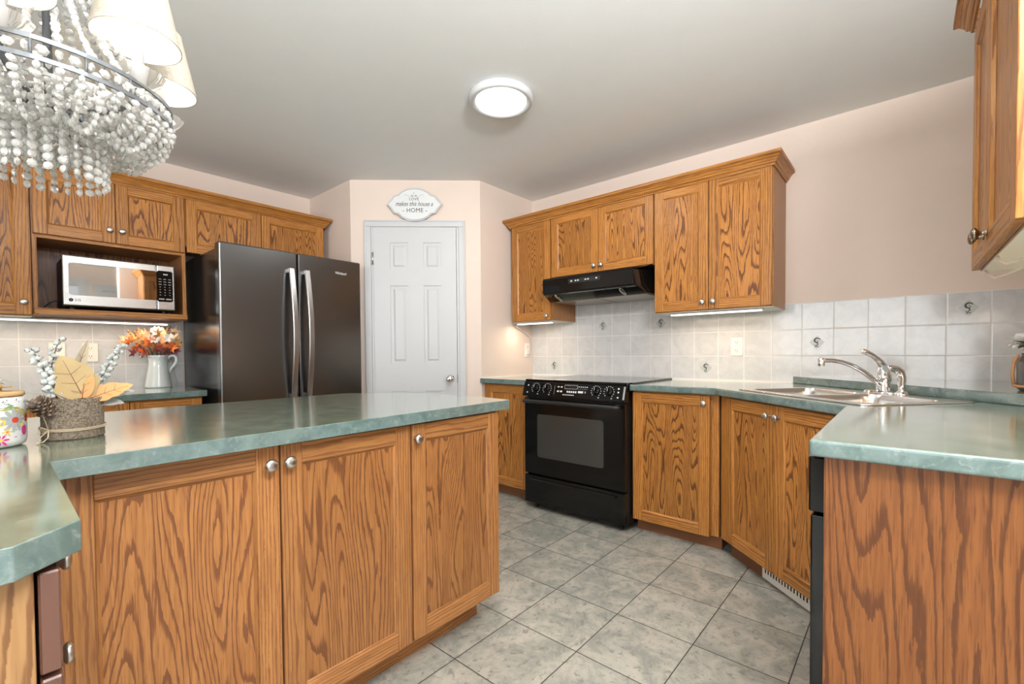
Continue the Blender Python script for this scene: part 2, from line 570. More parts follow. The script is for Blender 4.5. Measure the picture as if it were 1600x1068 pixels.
b = MB(); b.box(XW - .1, .1, YB - .1, YF + .1, -.06, 0, 'floor'); struct(b.build('floor'))
b = MB(); b.box(XW - .1, .1, YB - .1, YF + .1, HC, HC + .06, 'ceil'); struct(b.build('ceiling'))
b = MB(); b.box(0, .1, YR - .1, .1, 0, HC, 'wall'); struct(b.build('wall_east'))
b = MB(); b.box(PA[0], 0, 0, .1, 0, HC, 'wall'); struct(b.build('wall_pantry_side'))
b = MB()
dx, dy = PA[0] - PB[0], PA[1] - PB[1]; dl = math.hypot(dx, dy); nx, ny = -dy / dl, dx / dl
b.hexa([(PB[0], PB[1], 0), (PA[0], PA[1], 0), (PA[0] + nx * .1, PA[1] + ny * .1, 0), (PB[0] + nx * .1, PB[1] + ny * .1, 0),
        (PB[0], PB[1], HC), (PA[0], PA[1], HC), (PA[0] + nx * .1, PA[1] + ny * .1, HC), (PB[0] + nx * .1, PB[1] + ny * .1, HC)], 'wall')
struct(b.build('wall_pantry_front'))
b = MB(); b.box(-1.325, -1.225, PB[1], YF, 0, HC, 'wall'); struct(b.build('wall_pantry_stub'))
b = MB(); b.box(XW, -1.225, YF, YF + .1, 0, HC, 'wall'); struct(b.build('wall_north'))
b = MB(); b.box(-2.05, 0, YR - .1, YR, 0, HC, 'wall'); struct(b.build('wall_south'))
b = MB(); b.box(0, .1, YB - .1, YR - .1, 0, HC, 'wall'); struct(b.build('wall_dining'))


def wall_with_holes(name, axis, pos, a0, a1, holes):
    b = MB()
    def bx(u0, u1, q0, q1):
        if axis == 'y': b.box(u0, u1, pos - .1, pos, q0, q1, 'wall')
        else: b.box(pos - .1, pos, u0, u1, q0, q1, 'wall')
    cur = a0
    for h0, h1, z0, z1 in holes:
        bx(cur, h0, 0, HC)
        if z0 > 0: bx(h0, h1, 0, z0)
        bx(h0, h1, z1, HC)
        cur = h1
    bx(cur, a1, 0, HC)
    struct(b.build(name))


wall_with_holes('wall_back', 'y', YB, XW, 0, [(-5.5, -3.1, 0.0, 2.15), (-2.95, -2.25, .9, 2.12)])
wall_with_holes('wall_west', 'x', XW, YB, YF, [(-3.35, -0.65, 0.75, 2.1)])
b = MB()
for x0, x1 in ((-3.04, -2.93), (-2.27, -2.17)): b.box(x0, x1, YB - .05, YB + .02, .9, 2.12, 'white')
b.box(-3.04, -2.17, YB - .05, YB + .02, 2.12, 2.22, 'white'); b.box(-3.04, -2.17, YB - .05, YB + .02, .8, .9, 'white'); b.box(-2.93, -2.27, YB - .05, YB - .02, 1.50, 1.54, 'white')
struct(b.build('window_3'))
b = MB()
b.box(-2.018, -1.222, YB + .001, YB + .03, 0.01, 2.057, 'white')
for x0, x1 in ((-2.11, -2.02), (-1.22, -1.13)): b.box(x0, x1, YB + .001, YB + .04, 0, 2.06, 'white')
b.box(-2.11, -1.13, YB + .001, YB + .04, 2.06, 2.15, 'white')
struct(b.build('door_2'))
# window frames of the two openings
b = MB()
for x0, x1 in ((-5.5, -5.42), (-4.36, -4.24), (-3.18, -3.1)): b.box(x0, x1, YB - .08, YB - .02, .08, 2.07, 'white')
b.box(-5.5, -3.1, YB - .08, YB - .02, 2.07, 2.15, 'white'); b.box(-5.5, -3.1, YB - .08, YB - .02, 0, .08, 'white')
for x0, x1 in ((-5.6, -5.5), (-3.1, -3.0)): b.box(x0, x1, YB + .001, YB + .02, 0, 2.15, 'white')
b.box(-5.6, -3.0, YB + .001, YB + .02, 2.15, 2.25, 'white')
struct(b.build('window_1'))
b = MB()
for y0, y1 in ((-3.35, -3.27), (-2.06, -1.94), (-.73, -.65)): b.box(XW - .08, XW - .02, y0, y1, .83, 2.02, 'white')
b.box(XW - .08, XW - .02, -3.35, -.65, 2.02, 2.1, 'white'); b.box(XW - .08, XW - .02, -3.35, -.65, .75, .83, 'white')
struct(b.build('window_2'))

# backsplashes
b = MB((0, 0, .895)); b.box(-.008, 0, YR, 0, .895, 1.373, 'tile_range'); b.box(-.008, 0, -1.30, -.42, 1.373, 1.56, 'tile_range')
bs = struct(b.build('backsplash_range_wall'))
b = MB((-2.7, YF, .876)); b.box(-3.9, -2.26, YF - .008, YF, .876, 1.348, 'tile_fridge')
struct(b.build('backsplash_fridge_wall'))
for k, (yy, zz) in enumerate([(-.709, 1.294), (-1.181, 1.294), (-.236, .979), (-1.496, .979), (-2.126, 1.137), (-2.756, 1.294)]):
    b = MB((0, 0, .895))
    h = .040
    b.prism([(-.0085, yy, zz - h), (-.0085, yy - h * .95, zz), (-.0085, yy, zz + h), (-.0085, yy + h * .95, zz)], (-.0006, 0, 0), 'motif_ground')
    pts = []
    for i in range(15):
        t = i / 14
        a = R(20 + 250 * t); r = .010 + .006 * (1 - t)
        pts.append((-.0098, yy - r * math.cos(a) * 1.0, zz + .010 + r * math.sin(a)))
    pts += [(-.0098, yy - .004, zz - .012), (-.0098, yy + .006, zz - .022), (-.0098, yy - .008, zz - .026)]
    b.tube(pts, [.0018 + .0022 * math.sin(math.pi * i / (len(pts) - 1)) for i in range(len(pts))], 'motif', 6)
    b.tube([(-.0098, yy + .002, zz + .014), (-.0098, yy - .006, zz + .006), (-.0098, yy - .002, zz - .006)], .0014, 'motif', 6)
    b.tube([(-.0098, yy + .012, zz - .014), (-.0098, yy + .004, zz - .026), (-.0098, yy + .012, zz - .030)], .0013, 'motif', 6)
    b.build('tile_motif', bs)

# ------------------------------------------------------------------ knobs and doors
def knob_mesh(mat):
    b = MB()
    b.lathe([(0.0, -.0012), (.0075, -.001), (.0075, .003), (.005, .006), (.0048, .013), (.011, .018), (.0155, .021), (.0165, .0245), (.0145, .0285), (.009, .031), (0, .032)],
            mat, (0, 0, 0), (0, -1, 0), 20)
    return b


KN = {}
def knob(parent, x, z, y=-.021, mat='nickel'):
    if mat not in KN:
        o = knob_mesh(mat).build('knob', parent)
        KN[mat] = o
    else:
        o = KN[mat].copy(); COL.objects.link(o); o.parent = parent
    o.location = (x, y, z)
    return o


def door_bm(b, x0, x1, z0, z1, frame='oak', panel='oak_panel', y=-.001, th=.020, st=.056):
    """framed door with a recessed flat panel and a bevelled inner edge"""
    yf, yb = y - th, y
    b.box(x0, x0 + st, yf, yb, z0, z1, frame, 2)
    b.box(x1 - st, x1, yf, yb, z0, z1, frame, 2)
    b.box(x0 + st, x1 - st, yf, yb, z0, z0 + st, frame, 0)
    b.box(x0 + st, x1 - st, yf, yb, z1 - st, z1, frame, 0)
    yp = yf + .009
    b.box(x0 + st, x1 - st, yp, yb, z0 + st, z1 - st, panel, 2)
    c = .008
    xa, xb, za, zb = x0 + st, x1 - st, z0 + st, z1 - st
    slot = random.randrange(1, 900) * 10
    for (p, q, pi, qi, g) in (((xa, za), (xb, za), (xa + c, za + c), (xb - c, za + c), 0), ((xb, za), (xb, zb), (xb - c, za + c), (xb - c, zb - c), 2),
                              ((xb, zb), (xa, zb), (xb - c, zb - c), (xa + c, zb - c), 0), ((xa, zb), (xa, za), (xa + c, zb - c), (xa + c, za + c), 2)):
        vs = [b.v((p[0], yf + .0015, p[1])), b.v((q[0], yf + .0015, q[1])), b.v((qi[0], yp - .0004, qi[1])), b.v((pi[0], yp - .0004, pi[1]))]
        ln = math.dist(p, q)
        b.face(vs, frame, [(slot, 0), (slot, ln), (slot + c, ln - c), (slot + c, c)])


def cabinet(name, label, group, loc, rot, w, d, z0, z1, doors, toe=0.0, toe_in=.055, frame='oak', panel='oak_panel', side='oak_side',
            under=None, knob_mat='nickel', front='oak', toe_side=0.0, toe_mat='oak_toe'):
    t = thing(name, label, 'cabinet', (loc[0], loc[1], 0), rot, group)
    b = MB()
    zb = z0 if not toe else toe
    b.box(0, w, .012, d, zb, z1, side, 2)
    # face frame
    b.box(0, .035, 0, .012, zb, z1, front, 2); b.box(w - .035, w, 0, .012, zb, z1, front, 2)
    b.box(.035, w - .035, 0, .012, zb, zb + .035, front, 0); b.box(.035, w - .035, 0, .012, z1 - .035, z1, front, 0)
    b.box(.035, w - .035, .004, .012, zb + .035, z1 - .035, front, 2)
    if under:
        b.box(.002, w - .002, .002, d - .002, zb - .003, zb, under)
    b.build('body', t, .0012)
    if toe:
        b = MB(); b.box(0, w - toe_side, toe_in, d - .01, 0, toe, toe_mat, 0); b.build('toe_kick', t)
    for (x0, x1, a0, a1, kn) in doors:
        b = MB(); door_bm(b, x0, x1, a0, a1, frame, panel)
        dd = b.build('door', t, .0022, 2)
        if kn: knob(dd, kn[0], kn[1], mat=knob_mat)
    return t


ROT_E, ROT_N, ROT_S, ROT_D, ROT_I = R(-90), 0.0, R(180), R(-135), R(90)
G_UP, G_BASE = 'oak wall cabinets', 'oak base cabinets'

# range-wall uppers: local x runs from the pantry corner towards the sink (world -y)
Z_UT = 2.118
cabinet('wall_cabinet', 'narrow one-door oak wall cabinet in the corner beside the range hood', G_UP, (-.33, -.05), ROT_E, .403, .33, 1.338, Z_UT,
        [(.012, .397, 1.342, 2.112, (.370, 1.372))], under='white_under')
cabinet('wall_cabinet', 'short two-door oak wall cabinet directly above the black range hood', G_UP, (-.33, -.4545), ROT_E, .823, .33, 1.655, Z_UT,
        [(.006, .411, 1.659, 2.112, (.385, 1.700)), (.415, .819, 1.659, 2.112, (.443, 1.700))])
cabinet('wall_cabinet', 'tall two-door oak wall cabinet above the outlet, beside the range hood', G_UP, (-.33, -1.279), ROT_E, .683, .33, 1.338, Z_UT,
        [(.005, .338, 1.342, 2.112, (.310, 1.385)), (.342, .678, 1.342, 2.112, (.372, 1.385))], under='white_under')
# crown along the range-wall uppers
CROWN = [(0, 2.090), (.006, 2.090), (.009, 2.100), (.016, 2.104), (.021, 2.116), (.033, 2.132), (.040, 2.137), (.046, 2.139), (.046, 2.158), (0, 2.158)]
CROWN = [(o, z + .012) for o, z in CROWN]
b = MB((-.35, -1.0, 2.1)); b.sweep(CROWN, [(-.002, -1.963), (-.352, -1.963), (-.352, -.049), (-.002, -.049)], 'oak')
tag(b.build('crown_molding'), 'oak crown molding along the top of the cabinets around the range hood', 'molding', 'oak crown moldings')

# right-hand wall cabinet (front faces the fridge wall, seen almost edge-on)
cabinet('wall_cabinet', 'oak wall cabinet seen nearly edge-on, cream cord hanging beneath it', G_UP, (-1.095, -2.70), ROT_S, .775, .325, 1.338, Z_UT,
        [(.004, .336, 1.340, 2.085, (.308, 1.392)), (.342, .771, 1.340, 2.085, (.372, 1.392))], under='white_under', knob_mat='bronze')
b = MB((-1.5, -2.72, 2.1)); b.sweep(CROWN, [(-1.873, YR + .002), (-1.873, -2.678), (-1.094, -2.678), (-1.094, YR + .002)], 'oak')
tag(b.build('crown_molding'), 'oak crown molding on the edge-on cabinet above the peninsula counter', 'molding', 'oak crown moldings')

# fridge-wall uppers (local x = world x)
FY = 1.06
cabinet('wall_cabinet', 'tall oak wall cabinet beside the microwave niche, single knob low on its door', G_UP, (-3.46, FY), ROT_N, .464, .333, 1.308, Z_UT,
        [(.004, .458, 1.312, 2.108, (.432, 1.378))], under='white_under')
cabinet('wall_cabinet', 'short two-door oak wall cabinet above the black fridge', G_UP, (-2.304, FY), ROT_N, .924, .333, 1.80, Z_UT,
        [(.004, .454, 1.76, 2.108, None), (.458, .918, 1.76, 2.108, None)])
# cabinet with the open microwave niche
t = thing('wall_cabinet', 'oak wall cabinet with two doors above an open microwave niche', 'cabinet', (-2.994, FY, 0), 0, G_UP)
w = .688
b = MB()
b.box(0, .020, 0, .333, 1.318, Z_UT, 'oak_side', 2); b.box(w - .020, w, 0, .333, 1.318, Z_UT, 'oak_side', 2)
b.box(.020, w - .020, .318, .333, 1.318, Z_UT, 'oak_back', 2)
b.box(.020, w - .020, .0, .318, 1.735, 1.752, 'oak', 0)
b.box(.020, w - .020, .0, .318, 1.752, Z_UT, 'oak_side', 0)
b.box(.0, .020, -.002, .0, 1.318, 1.752, 'oak', 2); b.box(w - .020, w, -.002, 0, 1.318, 1.752, 'oak', 2)
b.build('body', t, .001)
b = MB(); b.box(.003, w - .003, -.035, .0, 1.322, 1.352, 'oak', 0); b.box(.020, w - .020, 0, .318, 1.322, 1.352, 'oak_side', 0)
b.build('shelf', t, .0015)
for (x0, x1, kx) in ((.006, .342, .316), (.346, .683, .372)):
    b = MB(); door_bm(b, x0, x1, 1.754, 2.108)
    knob(b.build('door', t, .0022, 2), kx, 1.826)
b = MB((-2.4, 1.04, 2.1)); b.sweep(CROWN, [(-1.378, YF - .002), (-1.378, 1.038), (-3.465, 1.038), (-3.465, YF - .002)], 'oak')
tag(b.build('crown_molding'), 'oak crown molding running above the microwave and the fridge', 'molding', 'oak crown moldings')

# base cabinets of the range wall
ZB = .857
cabinet('base_cabinet', 'narrow oak base cabinet between the pantry wall and the range', G_BASE, (-.62, -.004), ROT_E, .455, .60, 0, ZB,
        [(.030, .450, .090, .849, None)], toe=.088)
cabinet('base_cabinet', 'oak base cabinet with one door and knob, right beside the range oven', G_BASE, (-.62, -1.268), ROT_E, .496, .60, 0, ZB,
        [(.004, .452, .082, .849, (.425, .808))], toe=.086)
# diagonal sink cabinet, hollow so that the bowls fit
DA = Vector((-.67, -1.755)); DB = Vector((-1.215, -2.36)); DD = (DB - DA).normalized(); DN = Vector((-DD.y, DD.x))
if DN.x < 0: DN = -DN
ROT_DIAG = math.atan2(DD.y, DD.x)
def dia(tt, vv):
    p = DA + DD * tt + DN * vv
    return (p.x, p.y)
o = dia(0, .046)
t = thing('base_cabinet', 'angled two-door oak sink cabinet with a white vent in its toe kick', 'cabinet', (o[0], o[1], 0), ROT_DIAG, G_BASE)
b = MB()
b.box(.0, .80, .012, .036, .088, ZB, 'oak_side', 2)
b.box(-.012, .06, 0, .012, .088, ZB, 'oak', 2); b.box(.755, .803, 0, .012, .088, ZB, 'oak', 2); b.box(.06, .755, 0, .012, .088, ZB, 'oak', 2)
b.build('body', t, .001)
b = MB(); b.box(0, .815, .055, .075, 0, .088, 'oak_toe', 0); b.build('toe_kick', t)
for (x0, x1, kx) in ((.058, .421, .392), (.425, .782, .454)):
    b = MB(); door_bm(b, x0, x1, .104, .849)
    knob(b.build('door', t, .0022, 2), kx, .800)
b = MB()
b.box(.255, .600, .047, .0545, .006, .082, 'ivory')
for i in range(17):
    x = .275 + i * .0185
    b.box(x, x + .008, .0458, .0472, .036, .074, 'dark_slot')
b.box(.583, .600, .040, .0472, .006, .020, 'dark_slot')
b.build('toe_kick_vent', t, .0008)

# countertops
def counter(name, label, outline, zt, th=.037, holes=(), bev=.004, edge='lam_edge', grp='green laminate countertops'):
    cx = sum(p[0] for p in outline) / len(outline); cy = sum(p[1] for p in outline) / len(outline)
    b = MB((cx, cy, zt - th)); b.poly(outline, zt - th, zt, 'lam_top', holes=holes, side_mat=edge)
    return tag(b.build(name, None, bev, 3), label, 'countertop', grp)

ZC = .894
counter('countertop', 'short piece of green countertop between the pantry wall and the range', [(-.009, -.001), (-.67, -.001), (-.67, -.466), (-.009, -.466)], ZC)
hole = [dia(.125, .08), dia(.81, .08), dia(.81, .50), dia(.125, .50)]
counter('countertop', 'long green countertop holding the stainless double sink', [(-.009, -1.264), (-.67, -1.264), (-.67, -1.755), (-1.215, -2.36), (-1.998, -2.36), (-1.998, YR + .001), (-.009, YR + .001)], ZC,
        holes=[hole], bev=.007)
counter('corner_ledge', 'raised triangular green ledge in the corner behind the faucet', [(-.009, -2.005), (-1.10, YR + .002), (-.009, YR + .002)], .935, .041)
b = MB((0, -1.2, .895))
for (y0, y1) in ((-2.0, -1.264), (-.464, -.001)): b.box(-.0145, -.0085, y0, y1, .894, .9005, 'caulk')
b.box(-.65, -.015, -.006, -.001, .894, .9005, 'caulk')
struct(b.build('trim_1'))

# sink
so = dia(.10, .055)
t = thing('sink', 'stainless steel double bowl sink set in the corner countertop', 'sink', (so[0], so[1], ZC), ROT_DIAG)
SW, SD = .735, .472
def rrect(x0, x1, y0, y1, r, n=6):
    pts = []
    for cx, cy, a0 in ((x1 - r, y1 - r, 0), (x0 + r, y1 - r, 90), (x0 + r, y0 + r, 180), (x1 - r, y0 + r, 270)):
        for i in range(n + 1):
            a = R(a0 + 90 * i / n); pts.append((cx + r * math.cos(a), cy + r * math.sin(a)))
    return pts
bowls = [(.040, .360, .040, .375), (.390, .700, .040, .375)]
b = MB(); b.poly(rrect(0, SW, 0, SD, .035), .0005, .0055, 'sink_steel', holes=[rrect(*q, .055) for q in bowls]); b.build('rim', t, .0018, 2)
for q in bowls:
    b = MB()
    loops = []
    for (ins, z, r) in ((-.001, .0052, .056), (.004, -.004, .054), (.008, -.02, .052), (.014, -.140, .050), (.030, -.162, .045), (.060, -.168, .040)):
        loops.append([b.v((x, y, z)) for x, y in rrect(q[0] + ins, q[1] - ins, q[2] + ins, q[3] - ins, max(r - ins * .3, .02))])
    for l0, l1 in zip(loops, loops[1:]):
        for i in range(len(l0)):
            j = (i + 1) % len(l0)
            b.face([l0[i], l0[j], l1[j], l1[i]], 'sink_steel', smooth=True)
    b.face(loops[-1], 'sink_steel')
    bo = b.build('bowl', t, fix=False)
    cx, cy = (q[0] + q[1]) / 2, (q[2] + q[3]) / 2
    b = MB(); b.lathe([(0, -.166), (.028, -.166), (.040, -.1655), (.042, -.1668)], 'chrome', (cx, cy, 0)); b.build('drain', bo)
# faucet
t = thing('faucet', 'chrome single lever kitchen faucet with a low arched spout', 'faucet', (*dia(.483, .500), ZC + .0055), ROT_DIAG)
b = MB(); b.lathe([(0, 0), (.030, 0), (.030, .004), (.026, .010), (.018, .012), (0, .012)], 'chrome', (-.022, 0, 0), seg=32, sx=2.45); b.build('base_plate', t)
b = MB(); b.lathe([(.027, .010), (.027, .040), (.025, .046), (.025, .052), (.028, .056), (.028, .078), (.024, .090), (.021, .108), (.014, .122), (0, .128)], 'chrome', seg=28); b.build('body', t)
b = MB(); b.tube([(0, -.020, .040), (0, -.055, .066), (0, -.10, .096), (0, -.15, .122), (0, -.20, .138), (0, -.245, .146), (0, -.285, .147), (0, -.302, .146)],
                 [.0125, .0115, .0105, .010, .0098, .0096, .0096, .0096], 'chrome', 14)
b.lathe([(.0125, -.022), (.0135, -.018), (.0135, .010), (.011, .0135), (0, .0145)], 'chrome', (0, -.302, .144), seg=18); b.build('spout', t)
b = MB(); b.tube([(0, -.002, .116), (0, -.022, .142), (0, -.055, .166), (0, -.088, .181), (0, -.112, .187)], [.016, .0125, .0105, .0115, .0095], 'chrome', 12); b.build('lever', t)
t = thing('sink_sprayer', 'chrome side sprayer standing beside the faucet', 'sprayer', (*dia(.565, .500), ZC + .0055), ROT_DIAG)
b = MB(); b.lathe([(0, 0), (.026, 0), (.025, .005), (.019, .012), (.016, .016), (0, .016)], 'chrome'); b.build('base', t)
b = MB(); b.tube([(0, 0, .014), (0, 0, .045), (0, -.001, .075), (0, -.010, .098), (0, -.030, .110), (0, -.055, .114), (0, -.078, .112)], [.013, .0135, .0155, .0165, .0155, .014, .0145], 'chrome', 14); b.build('head', t)

# dishwasher and end panel of the sink run
t = thing('dishwasher', 'black dishwasher tucked beside the oak end panel, mostly hidden', 'dishwasher', (-1.35, -2.36, 0), ROT_S)
b = MB(); b.box(.002, .598, .03, .58, .06, .850, 'black_matte'); b.build('body', t)
b = MB(); b.box(0, .6, -.002, .028, .10, .715, 'black_gloss'); b.build('door', t, .004, 2)
b = MB(); b.box(0, .6, -.006, .028, .722, .848, 'black_gloss'); b.build('control_panel', t, .004, 2)
b = MB(); b.box(.02, .58, .05, .07, 0, .095, 'black_matte'); b.build('toe_kick', t)
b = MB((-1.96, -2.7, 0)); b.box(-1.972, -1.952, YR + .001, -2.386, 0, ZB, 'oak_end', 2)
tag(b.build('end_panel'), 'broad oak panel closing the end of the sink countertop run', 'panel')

# island
YI = -1.242
cabinet('island_cabinet', 'wide island cabinet with a pair of oak doors meeting at two knobs', 'oak island cabinets', (-3.105, YI), ROT_N, .860, .58, 0, ZB,
        [(.020, .437, .112, .849, (.409, .804)), (.441, .855, .112, .849, (.457, .804))], toe=.105, toe_in=.075, frame='oak_island_frame', panel='oak_island', front='oak_island_frame', toe_mat='oak_island_frame')
cabinet('island_cabinet', 'island cabinet with one oak door at the range end of the island', 'oak island cabinets', (-2.245, YI), ROT_N, .432, .58, 0, ZB,
        [(.002, .426, .112, .849, (.015, .804))], toe=.105, toe_in=.075, frame='oak_island_frame', panel='oak_island', front='oak_island_frame', toe_mat='oak_island_frame', toe_side=.045)
# return of the island towards the camera: drawers facing the work aisle, pale end panel facing the camera
t = thing('island_cabinet', 'drawer cabinet at the near end of the island with a pale oak end panel', 'cabinet', (-3.137, -1.80, 0), 0, 'oak island cabinets')
b = MB()
b.box(-.62, 0, 0, .50, .09, ZB, 'oak_pale', 2)
b.build('body', t, .001)
b = MB(); b.box(-.60, -.05, .02, .48, 0, .09, 'oak_toe', 0); b.build('toe_kick', t)
for z0, z1, zk in ((.735, .849, .764), (.46, .729, .612), (.112, .454, .30)):
    b = MB(); b.box(.003, .021, .002, .44, z0, z1, 'edge_brown', 1)
    dr = b.build('drawer', t, .002)
    k = knob(dr, 0, 0)
    k.location = (.023, .30, zk); k.rotation_euler = (0, 0, R(90))
counter('countertop', 'large green island countertop with a clipped corner and stepped inner edge',
        [(-3.092, -1.322), (-1.757, -1.272), (-1.735, -1.09), (-1.775, -.69), (-2.0, -.395), (-3.75, -.395), (-3.75, -1.828), (-3.152, -1.828), (-3.096, -1.774)], ZC, bev=.0015)

# fridge-wall base run
ZF = .876
cabinet('base_cabinet', 'oak base cabinet below the pitcher and beside the black fridge', G_BASE, (-3.00, .785), ROT_N, .698, .60, 0, ZF - .037,
        [(.004, .347, .10, .828, None), (.351, .692, .10, .828, None)], toe=.09)
cabinet('base_cabinet', 'oak base cabinet behind the flower pot on the island', G_BASE, (-3.70, .785), ROT_N, .698, .60, 0, ZF - .037,
        [(.004, .347, .10, .828, None), (.351, .692, .10, .828, None)], toe=.09)
counter('countertop', 'green countertop under the microwave where the white pitcher stands', [(-3.72, YF - .009), (-3.72, .742), (-2.285, .742), (-2.285, YF - .009)], ZF)

# ------------------------------------------------------------------ range, hood
t = thing('range', 'black slide-in electric range with a glass cooktop', 'stove', (-.70, -.868, 0), ROT_E)
# local: x along the front (centre 0), y into the wall, z up; front plane y = 0
HW = .392
b = MB(); b.box(-HW + .004, HW - .004, .028, .655, .030, .872, 'black_side'); b.build('body', t, .003)
b = MB(); b.box(-HW - .012, HW + .012, .060, .672, ZC + .001, ZC + .010, 'black_glass')
b.box(-HW + .001, HW - .001, .012, .060, ZC - .004, ZC + .010, 'black_gloss')
ck = b.build('cooktop', t, .003, 2)
for (x, y, r) in ((-.20, .20, .085), (.20, .20, .105), (-.20, .48, .105), (.20, .48, .085)):
    b = MB()
    n = 40
    for i in range(n):
        a0, a1 = 2 * math.pi * i / n, 2 * math.pi * (i + 1) / n
        b.face([b.v((x + q * math.cos(a), y + q * math.sin(a), ZC + .0104)) for q, a in ((r, a0), (r, a1), (r - .003, a1), (r - .003, a0))], 'mark_grey')
    b.build('burner_mark', ck, fix=False)
# sloping control panel
b = MB()
prof = [(.060, .893), (.018, .893), (.004, .885), (-.022, .800), (-.022, .790), (.030, .786), (.060, .80)]
b.prism([(-HW, y, z) for y, z in prof], (2 * HW, 0, 0), 'black_gloss')
cp = b.build('control_panel', t, .002, 2)
pn = Vector((0, -.085, .026)).normalized()          # panel outward normal
pu = Vector((0, .026, .085)).normalized()           # up along the panel
pc = Vector((0, -.009, .8425))
def on_panel(x, h, out=.0006): return Vector((x, 0, 0)) + pc + pu * h + pn * out
def mark(bb, x, h, w_, h_, mat='mark_white', out=.0008):
    bb.face([bb.v(on_panel(x + sx * w_ / 2, h + sy * h_ / 2, out)) for sx, sy in ((-1, -1), (1, -1), (1, 1), (-1, 1))], mat)
b = MB(); b.prism([on_panel(.378, -.040), on_panel(.389, -.040), on_panel(.389, .040), on_panel(.378, .040)], pn * .0012, 'mark_grey'); b.build('side_trim', cp)
kx = [-.283, -.187, .192, .282]
for x in kx:
    b = MB()
    for i in range(12):
        a = R(225 - 270 * i / 11)
        mark(b, x + .034 * math.cos(a), .004 + .034 * math.sin(a), .0045, .0045)
    mark(b, x + .022, -.036, .010, .008, 'mark_grey')
    b.build('dial_marking', cp, fix=False)
def button(x, h, w_, h_, mat='mark_white', nm='button'):
    b = MB(); mark(b, x, h, w_, h_, mat); b.build(nm, cp, fix=False)
for x, h in ((-.352, .022), (-.352, -.028), (.345, .026), (.345, .004), (.345, -.028)): button(x, h, .010, .009, nm='indicator_light')
button(-.125, -.002, .0018, .060, 'mark_grey', 'divider_line')
for x in (-.095, -.070): button(x, .020, .014, .007); button(x, -.010, .016, .010)
b = MB()
x0, x1, h0, h1 = -.045, .052, .010, .034
for a in (h0, h1): mark(b, (x0 + x1) / 2, a, x1 - x0, .0014)
for a in (x0, x1): mark(b, a, (h0 + h1) / 2, .0014, h1 - h0)
b.build('display_frame', cp, fix=False)
for i in range(5):
    button(.064 + i * .015, .026, .008, .005); button(.064 + i * .015, .012, .007, .003, 'mark_grey')
for i in range(5): button(-.020 + i * .016, -.010, .011, .012)
button(.080, -.008, .038, .013); button(.115, -.008, .010, .012, 'mark_grey')
button(-.010, -.031, .090, .004, nm='name_plate')
b = MB(); b.face([b.v(on_panel(x, h, .0007)) for x, h in ((-.044, .011), (.051, .011), (.051, .033), (-.044, .033))], 'black_glass'); dsp = b.build('display', cp, fix=False)
for x in kx:
    b = MB()
    c0 = on_panel(x, .004, 0)
    b.lathe([(0, 0), (.023, 0), (.0235, .004), (.021, .008), (.018, .010), (0, .010)], 'black_gloss', c0, pn, 24)
    rotm = pn.to_track_quat('Z', 'Y').to_matrix()
    ex = rotm @ Vector((1, 0, 0)); ey = rotm @ Vector((0, 1, 0))
    gp = [c0 + ex * p + ey * q + pn * .009 for p, q in ((-.005, -.021), (.005, -.021), (.005, .021), (-.005, .021))]
    b.prism(gp, pn * .016, 'black_gloss')
    gp = [c0 + ex * p + ey * q + pn * .0252 for p, q in ((-.0012, 0), (.0012, 0), (.0012, .019), (-.0012, .019))]
    b.prism(gp, pn * .0006, 'mark_white')
    b.build('control_knob', cp, .0015)
# oven door with window and bar handle
b = MB(); b.box(-HW + .006, HW - .006, -.010, .026, .250, .780, 'black_gloss'); od = b.build('oven_door', t, .006, 3)
b = MB(); pts = rrect(-.272, .245, .372, .668, .018); b.prism([(x, -.0105, z) for x, z in pts], (0, -.0012, 0), 'oven_window'); b.build('oven_window', od)
b = MB(); b.tube([(-.355, -.030, .757), (-.36, -.046, .757), (-.33, -.052, .757), (0, -.053, .757), (.33, -.052, .757), (.36, -.046, .757), (.355, -.030, .757)], .0135, 'black_matte', 12)
for sx in (-.35, .35): b.box(sx - .012, sx + .012, -.046, -.008, .742, .772, 'black_matte')
b.build('handle', od)
b = MB(); b.box(-HW + .006, HW - .006, -.010, .026, .045, .238, 'black_gloss')
b.prism([(x, y, z) for x, y, z in ((-.33, -.010, .222), (-.33, -.024, .214), (-.33, -.024, .206), (-.33, -.010, .202))], (.66, 0, 0), 'black_gloss')
b.build('storage_drawer', t, .004, 2)
for x in (-.33, .33):
    for y in (.06, .60):
        b = MB(); b.lathe([(0, 0), (.016, 0), (.016, .012), (.007, .014), (.007, .045), (0, .045)], 'black_matte', (x, y, 0), seg=14); b.build('foot', t)

t = thing('range_hood', 'black under-cabinet range hood with two oval lights', 'range hood', (-.20, -.868, 1.46), 0)
O = (-.20, -.868, 1.46)
prof = [(-.012, 1.654), (-.362, 1.654), (-.405, 1.640), (-.498, 1.626), (-.506, 1.612), (-.503, 1.520), (-.495, 1.510), (-.470, 1.506), (-.385, 1.468), (-.012, 1.472)]
b = MB(O)
def hy(x):
    k = min(max((-x - .36) / .145, 0), 1)
    return -.466 - .028 * k, -1.268 + .062 * k
L_, R_ = [], []
for x, z in prof:
    ya, yb = hy(x); L_.append(b.v((x, ya, z))); R_.append(b.v((x, yb, z)))
b.face(L_, 'black_gloss'); b.face(R_[::-1], 'black_gloss')
for i in range(len(prof)):
    j = (i + 1) % len(prof); b.face([L_[i], R_[i], R_[j], L_[j]], 'black_gloss')
b.build('body', t, .002, 2)
b = MB(O); b.box(-.36, -.04, -1.235, -.875, 1.4655, 1.4685, 'hood_filter'); b.box(-.36, -.04, -.861, -.50, 1.4655, 1.4685, 'hood_filter'); b.build('filter', t)
